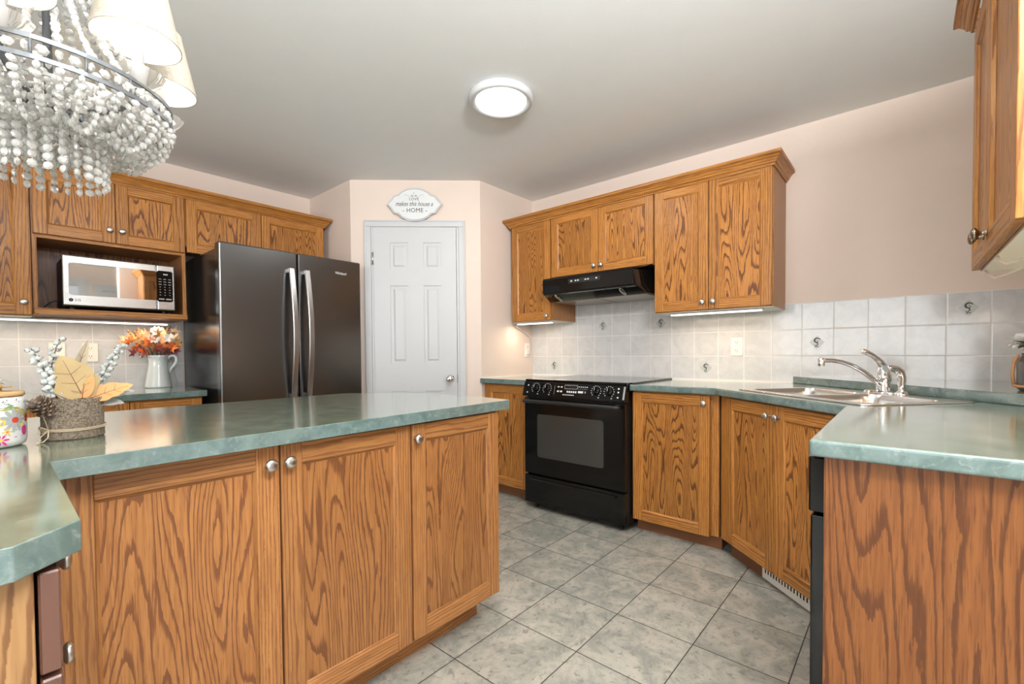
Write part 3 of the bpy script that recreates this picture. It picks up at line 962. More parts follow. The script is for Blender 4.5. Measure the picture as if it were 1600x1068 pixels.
for yy in (-.585, -1.10):
    b = MB(O); b.lathe([(0, 0), (.030, 0), (.032, .003), (.028, .006), (0, .007)], 'steel', (-.432, yy, 1.4885), (-.41, 0, -.91), 24, sx=.5, sy=1.5); b.build('light_lens', t)
b = MB(O)
b.prism([(-.5055, -.715, 1.600), (-.5055, -.975, 1.600), (-.5040, -.970, 1.570), (-.5040, -.720, 1.570)], (-.0012, 0, 0), 'black_matte')
for yy in (-.745, -.78, -.80, -.86, -.88, -.945): b.box(-.5072, -.5060, yy - .006, yy + .006, 1.582, 1.590, 'mark_white')
b.build('switch_panel', t)

# ------------------------------------------------------------------ fridge
FX0, FX1, FF = -2.262, -1.342, .57
t = thing('refrigerator', 'black stainless french door fridge with two bowed steel handles', 'fridge', ((FX0 + FX1) / 2, FF, 0), 0)
w2 = (FX1 - FX0) / 2
b = MB(); b.box(-w2 + .010, w2 - .010, .082, .80, .03, 1.738, 'black_side'); b.build('body', t, .006, 2)
b = MB(); b.box(-w2 + .012, w2 - .012, .070, .083, .05, 1.73, 'black_matte'); b.build('door_seal', t)
for sx, x0, x1 in ((-1, -w2, -.003), (1, .003, w2)):
    b = MB(); b.box(x0, x1, 0, .070, .735, 1.765, 'black_steel'); d = b.build('door', t, .010, 4)
    b = MB()
    hx = -.052 if sx < 0 else .050
    pts = []
    for i in range(25):
        k = i / 24; zz = .80 + .855 * k
        pts.append((hx, -.030 - .050 * math.sin(math.pi * k), zz))
    prof_ = [(hx - .017, p[1] - .007, p[2]) for p in pts] + [(hx - .017, p[1] + .007, p[2]) for p in pts[::-1]]
    b.prism(prof_, (.034, 0, 0), 'handle_steel')
    for zz in (.815, 1.640): b.box(hx - .014, hx + .014, -.034, 0, zz - .014, zz + .014, 'handle_steel')
    b.build('handle', d, .004, 2)
    if sx > 0:
        text('Whirlpool', .026, 'mark_white', d, (.305, -.0006, 1.668), (R(90), 0, 0), sx=.78)
for z0, z1 in ((.405, .725), (.05, .395)):
    b = MB(); b.box(-w2, w2, 0, .070, z0, z1, 'black_steel'); d = b.build('freezer_drawer', t, .010, 4)
    b = MB(); b.tube([(-.36, -.0, z1 - .06), (-.36, -.045, z1 - .06), (.36, -.045, z1 - .06), (.36, 0, z1 - .06)], .011, 'handle_steel'); b.build('handle', d)
for sx in (-1, 1):
    b = MB(); b.box(sx * (w2 - .02) - sx * .075, sx * (w2 - .02), .020, .14, 1.7385, 1.757, 'black_matte'); b.build('hinge_cover', t, .004, 2)
b = MB(); b.box(-w2 + .03, w2 - .03, .09, .78, 0, .031, 'black_matte'); b.build('base', t)

# ------------------------------------------------------------------ microwave
MX0, MX1, MF, MZ0, MZ1 = -2.882, -2.374, 1.020, 1.372, 1.652
t = thing('microwave', 'stainless microwave with a mirrored window sitting in the oak niche', 'microwave', ((MX0 + MX1) / 2, MF, 1.352), 0)
O = ((MX0 + MX1) / 2, MF, 1.352)
b = MB(O); b.box(MX0 + .004, MX1 - .004, MF + .028, MF + .34, MZ0 - .004, MZ1 - .004, 'black_matte'); b.build('body', t, .004)
dx_ = -2.466
for nm, x0, x1 in (('door', MX0, dx_ - .001), ('control_panel', dx_ + .001, MX1)):
    b = MB(O); b.box(x0, x1, MF, MF + .028, MZ0, MZ1, 'steel'); d = b.build(nm, t, .006, 3)
    if nm == 'door':
        b = MB(O); b.prism([(x, MF - .0004, z) for x, z in rrect(-2.858, dx_ - .001, 1.432, 1.612, .014) if True], (0, -.0012, 0), 'mirror_glass'); b.build('window', d)
        text('LG', .019, 'mark_black', d, (-2.822 - O[0], -.0006, 1.404 - O[2]), (R(90), 0, 0))
        b = MB(O); b.lathe([(0, 0), (.0095, 0), (.0095, .0008), (0, .0008)], 'mark_black', (-2.850, MF - .0002, 1.404), (0, -1, 0), 20)
        b.tube([(-2.850, MF - .0014, 1.4085), (-2.850, MF - .0014, 1.400), (-2.846, MF - .0014, 1.400)], .0009, 'steel', 6); b.build('emblem', d)
    else:
        b = MB(O); b.prism([(x, MF - .0004, z) for x, z in rrect(dx_ + .001, -2.386, 1.425, 1.618, .012)], (0, -.0012, 0), 'black_gloss'); b.build('keypad', d)
        def key(x, z, w_, h_, mat='mark_grey', nm='key'):
            b = MB(O); b.face([b.v((x + p * w_ / 2, MF - .0018, z + q * h_ / 2)) for p, q in ((-1, -1), (1, -1), (1, 1), (-1, 1))], mat); b.build(nm, d, fix=False)
        for r_ in range(7):
            for c_ in range(3): key(-2.450 + c_ * .024, 1.566 - r_ * .0165, .014 if r_ < 3 else .006, .004)
        for c_ in range(2): key(-2.444 + c_ * .036, 1.442, .028, .008)
        for c_ in range(3): key(-2.430 + c_ * .008, 1.596, .005, .008, 'mark_white', 'display_digit')
        b = MB(O); b.box(-2.458, -2.392, MF - .0016, MF, 1.381, 1.412, 'steel'); b.build('door_button', d, .003)
for x in (MX0 + .04, MX1 - .05):
    for y in (MF + .05, MF + .30):
        b = MB(O); b.lathe([(0, 1.3525), (.012, 1.3525), (.012, MZ0 - .003), (0, MZ0 - .003)], 'black_matte', (x, y, 0), seg=14); b.build('foot', t)
b = MB(O); b.tube([(MX0 + .006, MF + .10, 1.40), (-2.905, MF + .09, 1.402), (-2.925, MF + .10, 1.390), (-2.945, MF + .13, 1.366), (-2.955, MF + .20, 1.360)], .0045, 'black_matte', 8); b.build('power_cord', t)

# ------------------------------------------------------------------ pantry door, casing, sign
ROT_P = math.atan2(PA[1] - PB[1], PA[0] - PB[0])
def pantry(x, y, z):
    c, s_ = math.cos(ROT_P), math.sin(ROT_P)
    return (PB[0] + c * x - s_ * y, PB[1] + s_ * x + c * y, z)
d1 = bpy.data.objects.new('door_1', None); COL.objects.link(d1); d1.location = (PB[0], PB[1], 0); d1.rotation_euler = (0, 0, ROT_P); struct(d1)
X0, X1, ZD = .176, .806, 2.052
b = MB(); b.box(X0, X1, -.012, -.001, .008, ZD, 'white')
st = [(X0, .301), (.438, .556), (.692, X1)]
for x0, x1 in st: b.box(x0, x1, -.020, -.012, .008, ZD, 'white')
for x0, x1 in ((.301, .438), (.556, .692)):
    for z0, z1 in ((.008, .24), (.800, 1.011), (1.612, 1.735), (1.942, ZD)): b.box(x0, x1, -.020, -.012, z0, z1, 'white')
    for z0, z1 in ((.24, .800), (1.011, 1.612), (1.735, 1.942)):
        i1, i2 = .022, .036
        P = [(x0 + i1, -.012, z0 + i1), (x1 - i1, -.012, z0 + i1), (x1 - i1, -.012, z1 - i1), (x0 + i1, -.012, z1 - i1)]
        Q = [(x0 + i2, -.019, z0 + i2), (x1 - i2, -.019, z0 + i2), (x1 - i2, -.019, z1 - i2), (x0 + i2, -.019, z1 - i2)]
        pv, qv = [b.v(p) for p in P], [b.v(p) for p in Q]
        b.face(qv, 'white')
        for i in range(4): b.face([pv[i], pv[(i + 1) % 4], qv[(i + 1) % 4], qv[i]], 'white')
b.build('door_panel', d1)
b = MB()
for x in (.106, .826):
    b.box(x, x + .048, -.016, -.0005, 0, ZD + .0125, 'white')
for x0, x1 in ((.106, .118), (.862, .874)): b.box(x0, x1, -.022, -.016, 0, 2.103, 'white')
b.box(.1545, .174, -.010, -.0005, 0, ZD + .002, 'white'); b.box(.808, .8255, -.010, -.0005, 0, ZD + .002, 'white')
b.box(.106, .874, -.016, -.0005, ZD + .013, 2.115, 'white'); b.box(.106, .874, -.022, -.016, 2.103, 2.115, 'white')
b.box(.1545, .8255, -.010, -.0005, ZD + .002, ZD + .0125, 'white')
b.build('door_casing', d1, .003, 2)
b = MB(); b.lathe([(0, -.001), (.032, 0), (.030, .005), (.013, .008), (.011, .028), (.022, .036), (.028, .048), (.026, .060), (.014, .067), (0, .068)], 'chrome', (.752, -.020, .893), (0, -1, 0), 28); b.build('door_knob', d1)
b = MB(); b.box(.8055, .8075, -.0205, -.004, .86, .925, 'dark_slot'); b.build('latch_plate', d1)
for zz in (1.82, .25):
    b = MB(); b.lathe([(0, 0), (.007, 0), (.007, .09), (0, .09)], 'nickel', (.171, -.021, zz - .045), seg=12); b.build('door_hinge', d1)

t = thing('wall_sign', 'white scalloped wall sign reading LOVE makes this house a HOME above the door', 'sign', pantry(.496, -.024, 2.228), ROT_P)
half = [(0, .127), (.030, .125), (.060, .118), (.090, .104), (.108, .092), (.118, .080), (.128, .072), (.150, .069), (.160, .066), (.166, .056), (.180, .034), (.200, .012), (.2115, 0)]
q1 = half
outl = [(x, z) for x, z in q1] + [(x, -z) for x, z in q1[-2::-1]] + [(-x, -z) for x, z in q1[1:]] + [(-x, z) for x, z in q1[-2:0:-1]]
def signface(k, y0, y1, mat, bb): bb.prism([(x * k, y0, z * (k if k == 1 else k - .035)) for x, z in outl], (0, y1 - y0, 0), mat)
b = MB(); signface(1, .0, -.010, 'white', b); plate = b.build('plate', t, .002, 2)
M['sign_face'] = plain('sign_face', (0.70, 0.71, 0.71), 0.6, vary=.04)
b = MB(); signface(.945, -.0102, -.0116, 'sign_face', b); b.build('sign_face', t)
b = MB()
for i in range(len(outl)):
    (xa, za), (xb, zb) = outl[i], outl[(i + 1) % len(outl)]
    b.tube([(xa * .948, -.0118, za * .915), (xb * .948, -.0118, zb * .915)], .0012, 'mark_grey', 6)
b.build('border_line', t)
RX = (R(90), 0, 0)
text('LOVE', .030, 'mark_black', t, (-.004, -.0120, .040), RX, sx=.95, space=1.1)
text('makes this house a', .050, 'mark_black', t, (-.004, -.0120, .003), RX, shear=.45, sx=.74)
text('- HOME -', .046, 'mark_black', t, (.002, -.0120, -.046), RX, space=1.08, sx=.95)
b = MB()
for s_ in (-1, 1):
    b.tube([(s_ * .018 - .004, -.0120, .060), (s_ * .030 - .004, -.0120, .056), (s_ * .050 - .004, -.0120, .070), (s_ * .074 - .004, -.0120, .075)], .0009, 'mark_grey', 6)
    b.tube([(s_ * .004 - .004, -.0120, .064), (s_ * .014 - .004, -.0120, .061), (s_ * .016 - .004, -.0120, .072)], .0014, 'mark_black', 6)
    b.tube([(s_ * .012 - .004, -.0120, .064), (s_ * .022 - .004, -.0120, .066)], .0014, 'mark_black', 6)
b.ball((-.004, -.0120, .086), .0025, 'mark_black', 8, 5)
b.tube([(-.004, -.0120, .084), (-.004, -.0120, .062)], .0009, 'mark_grey', 6)
b.build('flourish', t)

# ------------------------------------------------------------------ lights of the room
t = thing('ceiling_light', 'round flush white ceiling light glowing in the middle of the ceiling', 'light', (-1.392, -.905, HC), 0)
b = MB(); b.lathe([(.120, -.0005), (.166, -.0005), (.168, -.010), (.164, -.030), (.156, -.036), (.134, -.030), (.130, -.022)], 'white', seg=56); b.build('trim_ring', t)
b = MB(); b.lathe([(0, -.027), (.08, -.027), (.131, -.0255)], 'led', seg=48); b.build('diffuser', t, fix=True)
d = bpy.data.lights.new('ceiling_lamp', 'AREA'); d.shape = 'DISK'; d.size = .26; d.energy = 9; d.color = (1, .97, .93)
o = bpy.data.objects.new('ceiling_lamp', d); COL.objects.link(o); o.location = (-1.392, -.905, HC - .045)

def strip(label, p0, p1, z, normal_y, power, col=(1.0, .74, .52)):
    """slim bar under the cabinets from p0 to p1"""
    v0, v1 = Vector(p0), Vector(p1); dd = (v1 - v0); ln = dd.length; mid = (v0 + v1) / 2
    t = thing('under_cabinet_light', label, 'light', (mid.x, mid.y, z), math.atan2(dd.y, dd.x), 'under cabinet lights')
    b = MB(); b.box(-ln / 2, ln / 2, -.016, .016, -.006, 0, 'white'); b.build('housing', t, .001)
    b = MB(); b.box(-ln / 2 + .01, ln / 2 - .01, -.013, .013, -.014, -.006, 'strip'); b.build('diffuser', t, .003, 2)
    d = bpy.data.lights.new('strip_lamp', 'AREA'); d.shape = 'RECTANGLE'; d.size = ln; d.size_y = .03; d.energy = power; d.color = col
    o = bpy.data.objects.new('strip_lamp', d); COL.objects.link(o); o.location = (mid.x, mid.y, z - .018); o.rotation_euler = (0, 0, math.atan2(dd.y, dd.x))
    return t
strip('short glowing light bar under the narrow cabinet in the corner by the hood', (-.285, -.06), (-.285, -.425), 1.333, 1, 1.3)
strip('glowing light bar under the cabinet above the wall outlet', (-.265, -1.35), (-.265, -1.90), 1.333, 1, 2.2)
strip('long glowing light bar under the microwave niche', (-3.44, 1.20), (-2.37, 1.20), 1.302, 1, 2.0)
strip('light bar tucked under the edge-on cabinet, over the corner ledge jar', (-1.13, -2.955), (-1.80, -2.955), 1.333, 1, 3.0)

# ------------------------------------------------------------------ outlets and cords
def outlet(name, label, loc, rot, h=.118, w_=.072, kind='duplex'):
    t = thing(name, label, 'outlet', loc, rot, 'wall outlets')
    b = MB(); b.box(-w_ / 2, w_ / 2, -.006, -.0003, -h / 2, h / 2, 'ivory'); b.build('cover_plate', t, .002, 2)
    for zz in (.026, -.026):
        b = MB(); b.prism([(x, -.0062, z + zz) for x, z in rrect(-.016, .016, -.015, .015, .010, 4)], (0, -.0014, 0), 'ivory'); s_ = b.build('socket', t, .0005)
        b = MB()
        for x in (-.006, .006): b.box(x - .0012, x + .0012, -.0080, -.0072, zz - .002, zz + .007, 'dark_slot')
        b.box(-.002, .002, -.0080, -.0072, zz - .010, zz - .006, 'dark_slot'); b.build('slot', s_)
    return t
outlet('wall_outlet', 'duplex outlet on the white tiles between the range and the sink', (-.008, -1.690, 1.118), ROT_E)
tp = outlet('wall_outlet', 'outlet with a plugged-in white cord on the beige pantry wall', (-.088, 0, 1.114), 0)
b = MB(); b.box(-.014, .014, -.030, -.0085, -.040, -.012, 'white'); b.build('plug', tp, .003, 2)
outlet('wall_outlet', 'duplex outlet above the fridge-wall counter, behind the berry sprigs', (-2.738, YF - .008, 1.112), 0)
outlet('wall_outlet', 'blank-looking outlet half hidden behind the big tan leaf', (-2.885, YF - .008, 1.112), 0)
b = MB((-.17, -.08, 1.3)); b.tube([(-.286, -.060, 1.326), (-.270, -.035, 1.310), (-.19, -.020, 1.285), (-.11, -.012, 1.250), (-.055, -.010, 1.215), (-.045, -.010, 1.15), (-.055, -.015, 1.10), (-.085, -.026, 1.088)], .0028, 'white', 8)
tag(b.build('light_cord'), 'white cord running from the corner light bar down to the pantry outlet', 'cord', 'light cords')
b = MB((-1.6, -2.7, 1.3)); b.tube([(-1.42, -2.704, 1.334), (-1.43, -2.708, 1.318), (-1.47, -2.715, 1.305), (-1.54, -2.73, 1.303), (-1.62, -2.74, 1.308), (-1.70, -2.75, 1.325), (-1.76, -2.76, 1.334)], .003, 'cord', 8)
tag(b.build('light_cord'), 'cream cord looped just below the edge-on cabinet, nearer loop', 'cord', 'light cords')
b = MB((-1.3, -2.7, 1.3)); b.tube([(-1.13, -2.708, 1.334), (-1.16, -2.715, 1.315), (-1.21, -2.72, 1.300), (-1.30, -2.73, 1.296), (-1.45, -2.75, 1.297), (-1.60, -2.79, 1.31), (-1.66, -2.82, 1.334)], .003, 'cord', 8)
tag(b.build('light_cord'), 'cream cord sagging below the far end of the edge-on cabinet', 'cord', 'light cords')
b = MB((-2.32, 1.38, 1.1)); b.tube([(-2.35, 1.30, 1.298), (-2.335, 1.36, 1.27), (-2.325, 1.376, 1.20), (-2.318, 1.378, 1.05), (-2.305, 1.374, .96), (-2.295, 1.365, .90), (-2.31, 1.35, .879)], .0025, 'white', 8)
tag(b.build('light_cord'), 'thin white cord hanging between the white pitcher and the fridge', 'cord', 'light cords')

# ------------------------------------------------------------------ chandelier
M['crystal'] = plain('crystal', (0.84, 0.83, 0.80), 0.03, spec=0.9, trans=0.35)
M['ring_metal'] = plain('antique_grey_metal', (0.17, 0.18, 0.19), 0.42, 0.4)
M['ring_white'] = plain('distressed_white_metal', (0.62, 0.61, 0.58), 0.5)
M['bulb'] = plain('lit_bulb', (1, 1, 1), 0.5, emit=(1.0, .95, .88), estr=3)
def linen():
    m, n, l, p = new_mat('linen_shade')
    g = NB(m)
    oc = n.new('ShaderNodeTexCoord').outputs['Object']
    sp = n.new('ShaderNodeSeparateXYZ'); l.new(oc, sp.inputs[0])
    ang = g.m('ARCTAN2', sp.outputs[1], sp.outputs[0])
    wx = g.noise(g.vec(g.m('MULTIPLY', ang, 60.0), g.m('MULTIPLY', sp.outputs[2], 30.0)), 1.0, 2)
    wz = g.noise(g.vec(g.m('MULTIPLY', ang, 5.0), g.m('MULTIPLY', sp.outputs[2], 700.0)), 1.0, 2)
    f = g.m('MULTIPLY', g.m('ADD', wx, wz), .5)
    c = g.mix(g.smooth(f, .35, .65), (.52, .45, .345), (.70, .655, .565))
    l.new(c, p.inputs['Base Color']); p.inputs['Roughness'].default_value = .9
    tr = n.new('ShaderNodeBsdfTranslucent'); l.new(c, tr.inputs['Color'])
    mx = n.new('ShaderNodeMixShader'); mx.inputs[0].default_value = .12
    l.new(p.outputs[0], mx.inputs[1]); l.new(tr.outputs[0], mx.inputs[2])
    l.new(mx.outputs[0], n['Material Output'].inputs[0])
    return m
M['linen'] = linen()
M['shade_lining'] = plain('shade_lining', (.86, .84, .80), .8)
CX, CY = -3.07, -1.184
CH = thing('chandelier', 'crystal bead chandelier with small linen shades hanging over the island', 'chandelier', (CX, CY, 1.44))
def zc(z): return z - 1.44
RR = .203
b = MB()
for z in (1.600, 1.634):
    n = 72
    for i in range(n):
        a0, a1 = 2 * math.pi * i / n, 2 * math.pi * (i + 1) / n
        P = []
        for zz in (zc(z) - .004, zc(z) + .004):
            for r, a in ((RR, a0), (RR, a1), (RR - .004, a1), (RR - .004, a0)): P.append((r * math.cos(a), r * math.sin(a), zz))
        b.hexa(P, 'ring_metal')
for i in range(18):
    a = 2 * math.pi * i / 18
    b.tube([((RR - .002) * math.cos(a), (RR - .002) * math.sin(a), zc(1.600)), ((RR - .002) * math.cos(a), (RR - .002) * math.sin(a), zc(1.634))], .002, 'ring_metal', 6)
for r in (.150, .086):
    n = 48
    for i in range(n):
        a0, a1 = 2 * math.pi * i / n, 2 * math.pi * (i + 1) / n
        P = []
        for zz in (zc(1.600) - .003, zc(1.600) + .003):
            for q, a in ((r, a0), (r, a1), (r - .004, a1), (r - .004, a0)): P.append((q * math.cos(a), q * math.sin(a), zz))
        b.hexa(P, 'ring_white')
for i in range(6):
    a = R(-22 + 60 * i)
    b.tube([(.08 * math.cos(a), .08 * math.sin(a), zc(1.600)), ((RR - .003) * math.cos(a), (RR - .003) * math.sin(a), zc(1.600))], .003, 'ring_white', 6)
b.build('ring_frame', CH, fix=True)
b = MB(); b.tube([(0, 0, zc(1.600)), (0, 0, zc(2.05)), (0, 0, zc(HC - .03))], .007, 'ring_metal', 10); b.build('stem', CH)
b = MB(); b.lathe([(0, zc(HC) - .032), (.03, zc(HC) - .030), (.060, zc(HC) - .012), (.062, zc(HC) - .0005), (0, zc(HC) - .0005)], 'ring_metal'); b.build('canopy', CH)
b = MB(); b.lathe([(.040, zc(2.05)), (.052, zc(2.05)), (.052, zc(2.062)), (.040, zc(2.062)), (.040, zc(2.05))], 'ring_metal'); b.build('top_ring', CH)
protos = {}
def part_copy(nm, maker, loc, parent=CH, rotz=0.0):
    if nm not in protos:
        o = maker().build(nm, parent); protos[nm] = o
    else:
        o = protos[nm].copy(); COL.objects.link(o); o.parent = parent
    o.location = loc; o.rotation_euler = (0, 0, rotz)
    return o
def mk_shade():
    b = MB()
    b.lathe([(.0720, 0), (.0735, 0), (.0735, .003), (.046, .135), (.046, .138), (.0448, .138)], 'linen', seg=40)
    b.lathe([(.0448, .138), (.0448, .135), (.0720, .003), (.0720, 0)], 'shade_lining', seg=40)
    return b
def mk_candle():
    b = MB(); b.lathe([(0, -.085), (.011, -.085), (.011, .015), (.008, .018), (0, .018)], 'white', seg=16); return b
def mk_bulb():
    b = MB(); b.lathe([(0, .018), (.009, .02), (.016, .035), (.017, .048), (.010, .068), (.003, .085), (0, .088)], 'bulb', seg=16); return b
def mk_dish():
    b = MB()
    n = 10
    prof = [(.010, -.090), (.024, -.086), (.036, -.074), (.042, -.062)]
    rings = []
    for r, z in prof:
        rings.append([b.v((r * (1 + .10 * abs(math.sin(5 * a)) * (r > .03)) * math.cos(a), r * (1 + .10 * abs(math.sin(5 * a)) * (r > .03)) * math.sin(a), z)) for a in [2 * math.pi * i / 50 for i in range(50)]])
    for q, s_ in zip(rings, rings[1:]):
        for i in range(50): b.face([q[i], q[(i + 1) % 50], s_[(i + 1) % 50], s_[i]], 'glass_dish', smooth=True)
    return b
M['glass_dish'] = plain('clear_glass_dish', (0.92, 0.90, 0.86), 0.05, trans=0.75)
def mk_arm():
    b = MB(); b.tube([(.006 - .19, 0, -.115), (-.12, 0, -.135), (-.05, 0, -.135), (-.008, 0, -.118), (0, 0, -.092)], .005, 'ring_metal', 8); return b
for i in range(6):
    a = R(-52 + 60 * i)
    p = (.19 * math.cos(a), .19 * math.sin(a), zc(1.72))
    part_copy('arm', mk_arm, p, rotz=a)
    part_copy('candle_sleeve', mk_candle, p)
    part_copy('glass_dish', mk_dish, p)
    part_copy('bulb', mk_bulb, p)
    part_copy('lamp_shade', mk_shade, p, rotz=a)
    d = bpy.data.lights.new('shade_lamp', 'POINT'); d.energy = .45; d.color = (1, .94, .87); d.shadow_soft_size = .018
    o = bpy.data.objects.new('shade_lamp', d); COL.objects.link(o); o.location = (CX + p[0], CY + p[1], 1.72 + .10)

def bead(b, c, r, seg=8, ang=None):
    """faceted lens-shaped crystal, its flat side turned to a random direction"""
    ang = random.random() * math.pi if ang is None else ang
    b.lathe([(0, -r * .55), (r * .62, -r * .42), (r, 0), (r * .62, r * .42), (0, r * .55)], 'crystal', c, (math.cos(ang), math.sin(ang), random.uniform(-.25, .25)), seg, smooth=False)
def chain(pts, r, pitch):
    """crystals threaded along a polyline"""
    b = MB()
    pts = [Vector(p) for p in pts]
    b.tube(pts, .0006, 'nickel', 4)
    acc, nxt = 0.0, pitch * .5
    for p, q in zip(pts, pts[1:]):
        ln = (q - p).length
        while nxt <= acc + ln:
            bead(b, p.lerp(q, (nxt - acc) / ln), r); nxt += pitch
        acc += ln
    return b
chains = {}
def hang(key, maker, a):
    if key not in chains:
        o = maker().build('crystal_strand', CH, fix=False); chains[key] = o
    else:
        o = chains[key].copy(); COL.objects.link(o); o.parent = CH
    o.rotation_euler = (0, 0, a)
# swags that drop from the big ring and run inwards to the core
def swag(z1, sag):
    pts = []
    for i in range(15):
        k = i / 14
        pts.append((RR - (RR - .092) * k ** 1.25, 0, zc(1.596) + (z1 - 1.596) * k - sag * math.sin(math.pi * min(1, k * 1.05)) ** .8))
    return pts
for i in range(44):
    hang('swag%d' % (i % 4), lambda: chain(swag(1.548 - .006 * (i % 2), .030 + .006 * (i % 4)), .0074, .0136), 2 * math.pi * i / 44)
# the core curtain
for i in range(26):
    ln = 5.6 + (i % 3) * .35
    hang('core%d' % (i % 3), lambda: chain([(.086, 0, zc(1.546)), (.086, 0, zc(1.546) - .0172 * ln)], .0082, .0168), 2 * math.pi * i / 26)
# strands rising from the ring to the top ring
for i in range(26):
    hang('rise%d' % (i % 2), lambda: chain([(.050 + .142 * (1 - k) ** 2.6, 0, zc(1.640) + .415 * k) for k in [j / 16 for j in range(17)]], .0080, .0158), 2 * math.pi * (i + .5) / 26)
# the mass of inner crystals nobody could count
b = MB()
for r0, n, zt, zb in ((.062, 18, 1.600, 1.462), (.036, 10, 1.600, 1.470), (.086, 26, 1.600, 1.550)):
    for i in range(n):
        a = 2 * math.pi * (i + random.random() * .4) / n
        for k in range(int((zt - zb) / .0168)): bead(b, (r0 * math.cos(a), r0 * math.sin(a), zc(zt) - .0168 * k), .0078)
for i in range(44):
    a = 2 * math.pi * (i + .5) / 44
    for k in range(8):
        r = .090 + (.198 - .090) * k / 7.5
        bead(b, (r * math.cos(a + .012 * k), r * math.sin(a + .012 * k), zc(1.598) - .016 * math.sin(math.pi * k / 7)), .0072)
        if k % 2: bead(b, (r * math.cos(a + .05), r * math.sin(a + .05), zc(1.580) - .020 * math.sin(math.pi * k / 7)), .0072)
for i in range(60):
    a = 2 * math.pi * i / 60
    bead(b, ((RR - .004) * math.cos(a), (RR - .004) * math.sin(a), zc(1.617)), .0095, 6, a + math.pi / 2 if i % 2 else a)
for i in range(70):
    a = random.random() * 2 * math.pi; r = random.uniform(.03, .17)
    bead(b, (r * math.cos(a), r * math.sin(a), zc(random.uniform(1.605, 1.66))), .0085)
o = b.build('crystal_strands', CH, fix=False); o['kind'] = 'stuff'

# ------------------------------------------------------------------ decorations
def burlap():
    m, n, l, p = new_mat('burlap')
    g = NB(m)
    oc = n.new('ShaderNodeTexCoord').outputs['Object']
    sp = n.new('ShaderNodeSeparateXYZ'); l.new(oc, sp.inputs[0])
    ang = g.m('ARCTAN2', sp.outputs[1], sp.outputs[0])
    wa = g.m('SINE', g.m('MULTIPLY', ang, 110.0)); wb = g.m('SINE', g.m('MULTIPLY', sp.outputs[2], 1900.0))
    nz = g.noise(oc, 260, 3)
    h = g.m('ADD', g.m('MULTIPLY', g.m('MULTIPLY', wa, wb), .30), nz)
    c = g.mix(g.smooth(h, .34, .64), (.060, .042, .026), (.40, .32, .235))
    l.new(c, p.inputs['Base Color']); p.inputs['Roughness'].default_value = .95
    l.new(g.bump(h, .9, .003), p.inputs['Normal'])
    return m
M['burlap'] = burlap()
M['twine'] = plain('twine', (.50, .40, .28), .9, bump=(500, .4))
M['berry'] = plain('pale_berry', (.50, .53, .505), .45, vary=.18)
M['berry_tip'] = plain('berry_tip', (.13, .08, .06), .7)
M['stem_brown'] = plain('brown_stem', (.12, .075, .05), .8)
M['leaf_tan'] = plain('tan_leaf', (.50, .365, .175), .6, vary=.30)
M['leaf_peach'] = plain('peach_leaf', (.60, .315, .115), .6, vary=.35)
M['leaf_vein'] = plain('leaf_vein', (.23, .09, .06), .7)
M['leaf_silver'] = plain('silver_leaf', (.46, .48, .45), .6, vary=.15)
M['leaf_olive'] = plain('olive_leaf', (.55, .47, .33), .6, vary=.2)
M['cone'] = plain('pine_cone_scale', (.115, .072, .048), .7, vary=.3)
M['cone_tip'] = plain('pine_cone_tip', (.36, .28, .20), .8)
M['soil'] = plain('dried_moss', (.20, .17, .11), .95, bump=(200, .5))

def leaf(b, base, direc, normal, length, width, mat, curl=.25, shape='oval', vein='leaf_vein', nn=10):
    """curved leaf blade with real midrib"""
    d = Vector(direc).normalized(); nrm = Vector(normal); nrm = (nrm - d * nrm.dot(d)).normalized(); s_ = d.cross(nrm)
    rows, mids = [], []
    for i in range(nn + 1):
        k = i / nn
        w_ = width * (math.sin(math.pi * min(1, k ** .8)) ** .75) * (1 + (.12 * math.sin(k * 22) if shape == 'wavy' else 0)) * .5 if 0 < k < 1 else .0006
        c = Vector(base) + d * (length * k) - nrm * (curl * length * k * k)
        mids.append(c)
        rows.append([b.v(c - s_ * w_ + nrm * w_ * .25), b.v(c - s_ * w_ * .5 + nrm * w_ * .06), b.v(c), b.v(c + s_ * w_ * .5 + nrm * w_ * .06), b.v(c + s_ * w_ + nrm * w_ * .25)])
    for p, q in zip(rows, rows[1:]):
        for i in range(4): b.face([p[i], p[i + 1], q[i + 1], q[i]], mat, smooth=True)
    if vein:
        b.tube([m_ + nrm * .0006 for m_ in mids[:-1]], [max(.0003, length * .011 * (1 - i / nn)) for i in range(nn)], vein, 5)
        for i in range(2, nn - 2, 2):
            for sg in (-1, 1):
                w_ = width * .30 * math.sin(math.pi * i / nn)
                b.tube([mids[i] + nrm * .0006, mids[i] + d * length * .10 + s_ * sg * w_ + nrm * (.0012 + w_ * .12)], .0004, vein, 4)

# burlap-wrapped pot
PXC, PYC = -3.032, -.998
POT = thing('flower_pot', 'burlap wrapped pot of pale berries and tan leaves on the island', 'flower pot', (PXC, PYC, ZC + .0006))
b = MB()
n = 60
ring = []
for (r, z, j) in ((0, .002, 0), (.0535, .0, .0), (.0555, .004, .0015), (.0550, .030, .0004), (.0555, .060, .0005), (.0570, .088, .0006), (.0572, .0945, .0018), (.0555, .0945, .0018), (.0545, .080, 0), (0, .080, 0)):
    if r == 0: ring.append([b.v((0, 0, z))])
    else: ring.append([b.v(((r + random.uniform(-j, j)) * math.cos(2 * math.pi * i / n), (r + random.uniform(-j, j)) * math.sin(2 * math.pi * i / n), z + random.uniform(-j, j))) for i in range(n)])
for p, q in zip(ring, ring[1:]):
    for i in range(n):
        j = (i + 1) % n
        if len(p) == 1: b.face([p[0], q[j], q[i]], 'burlap')
        elif len(q) == 1: b.face([p[i], p[j], q[0]], 'soil')
        else: b.face([p[i], p[j], q[j], q[i]], 'burlap', smooth=True)
b.build('burlap_wrap', POT)
b = MB()
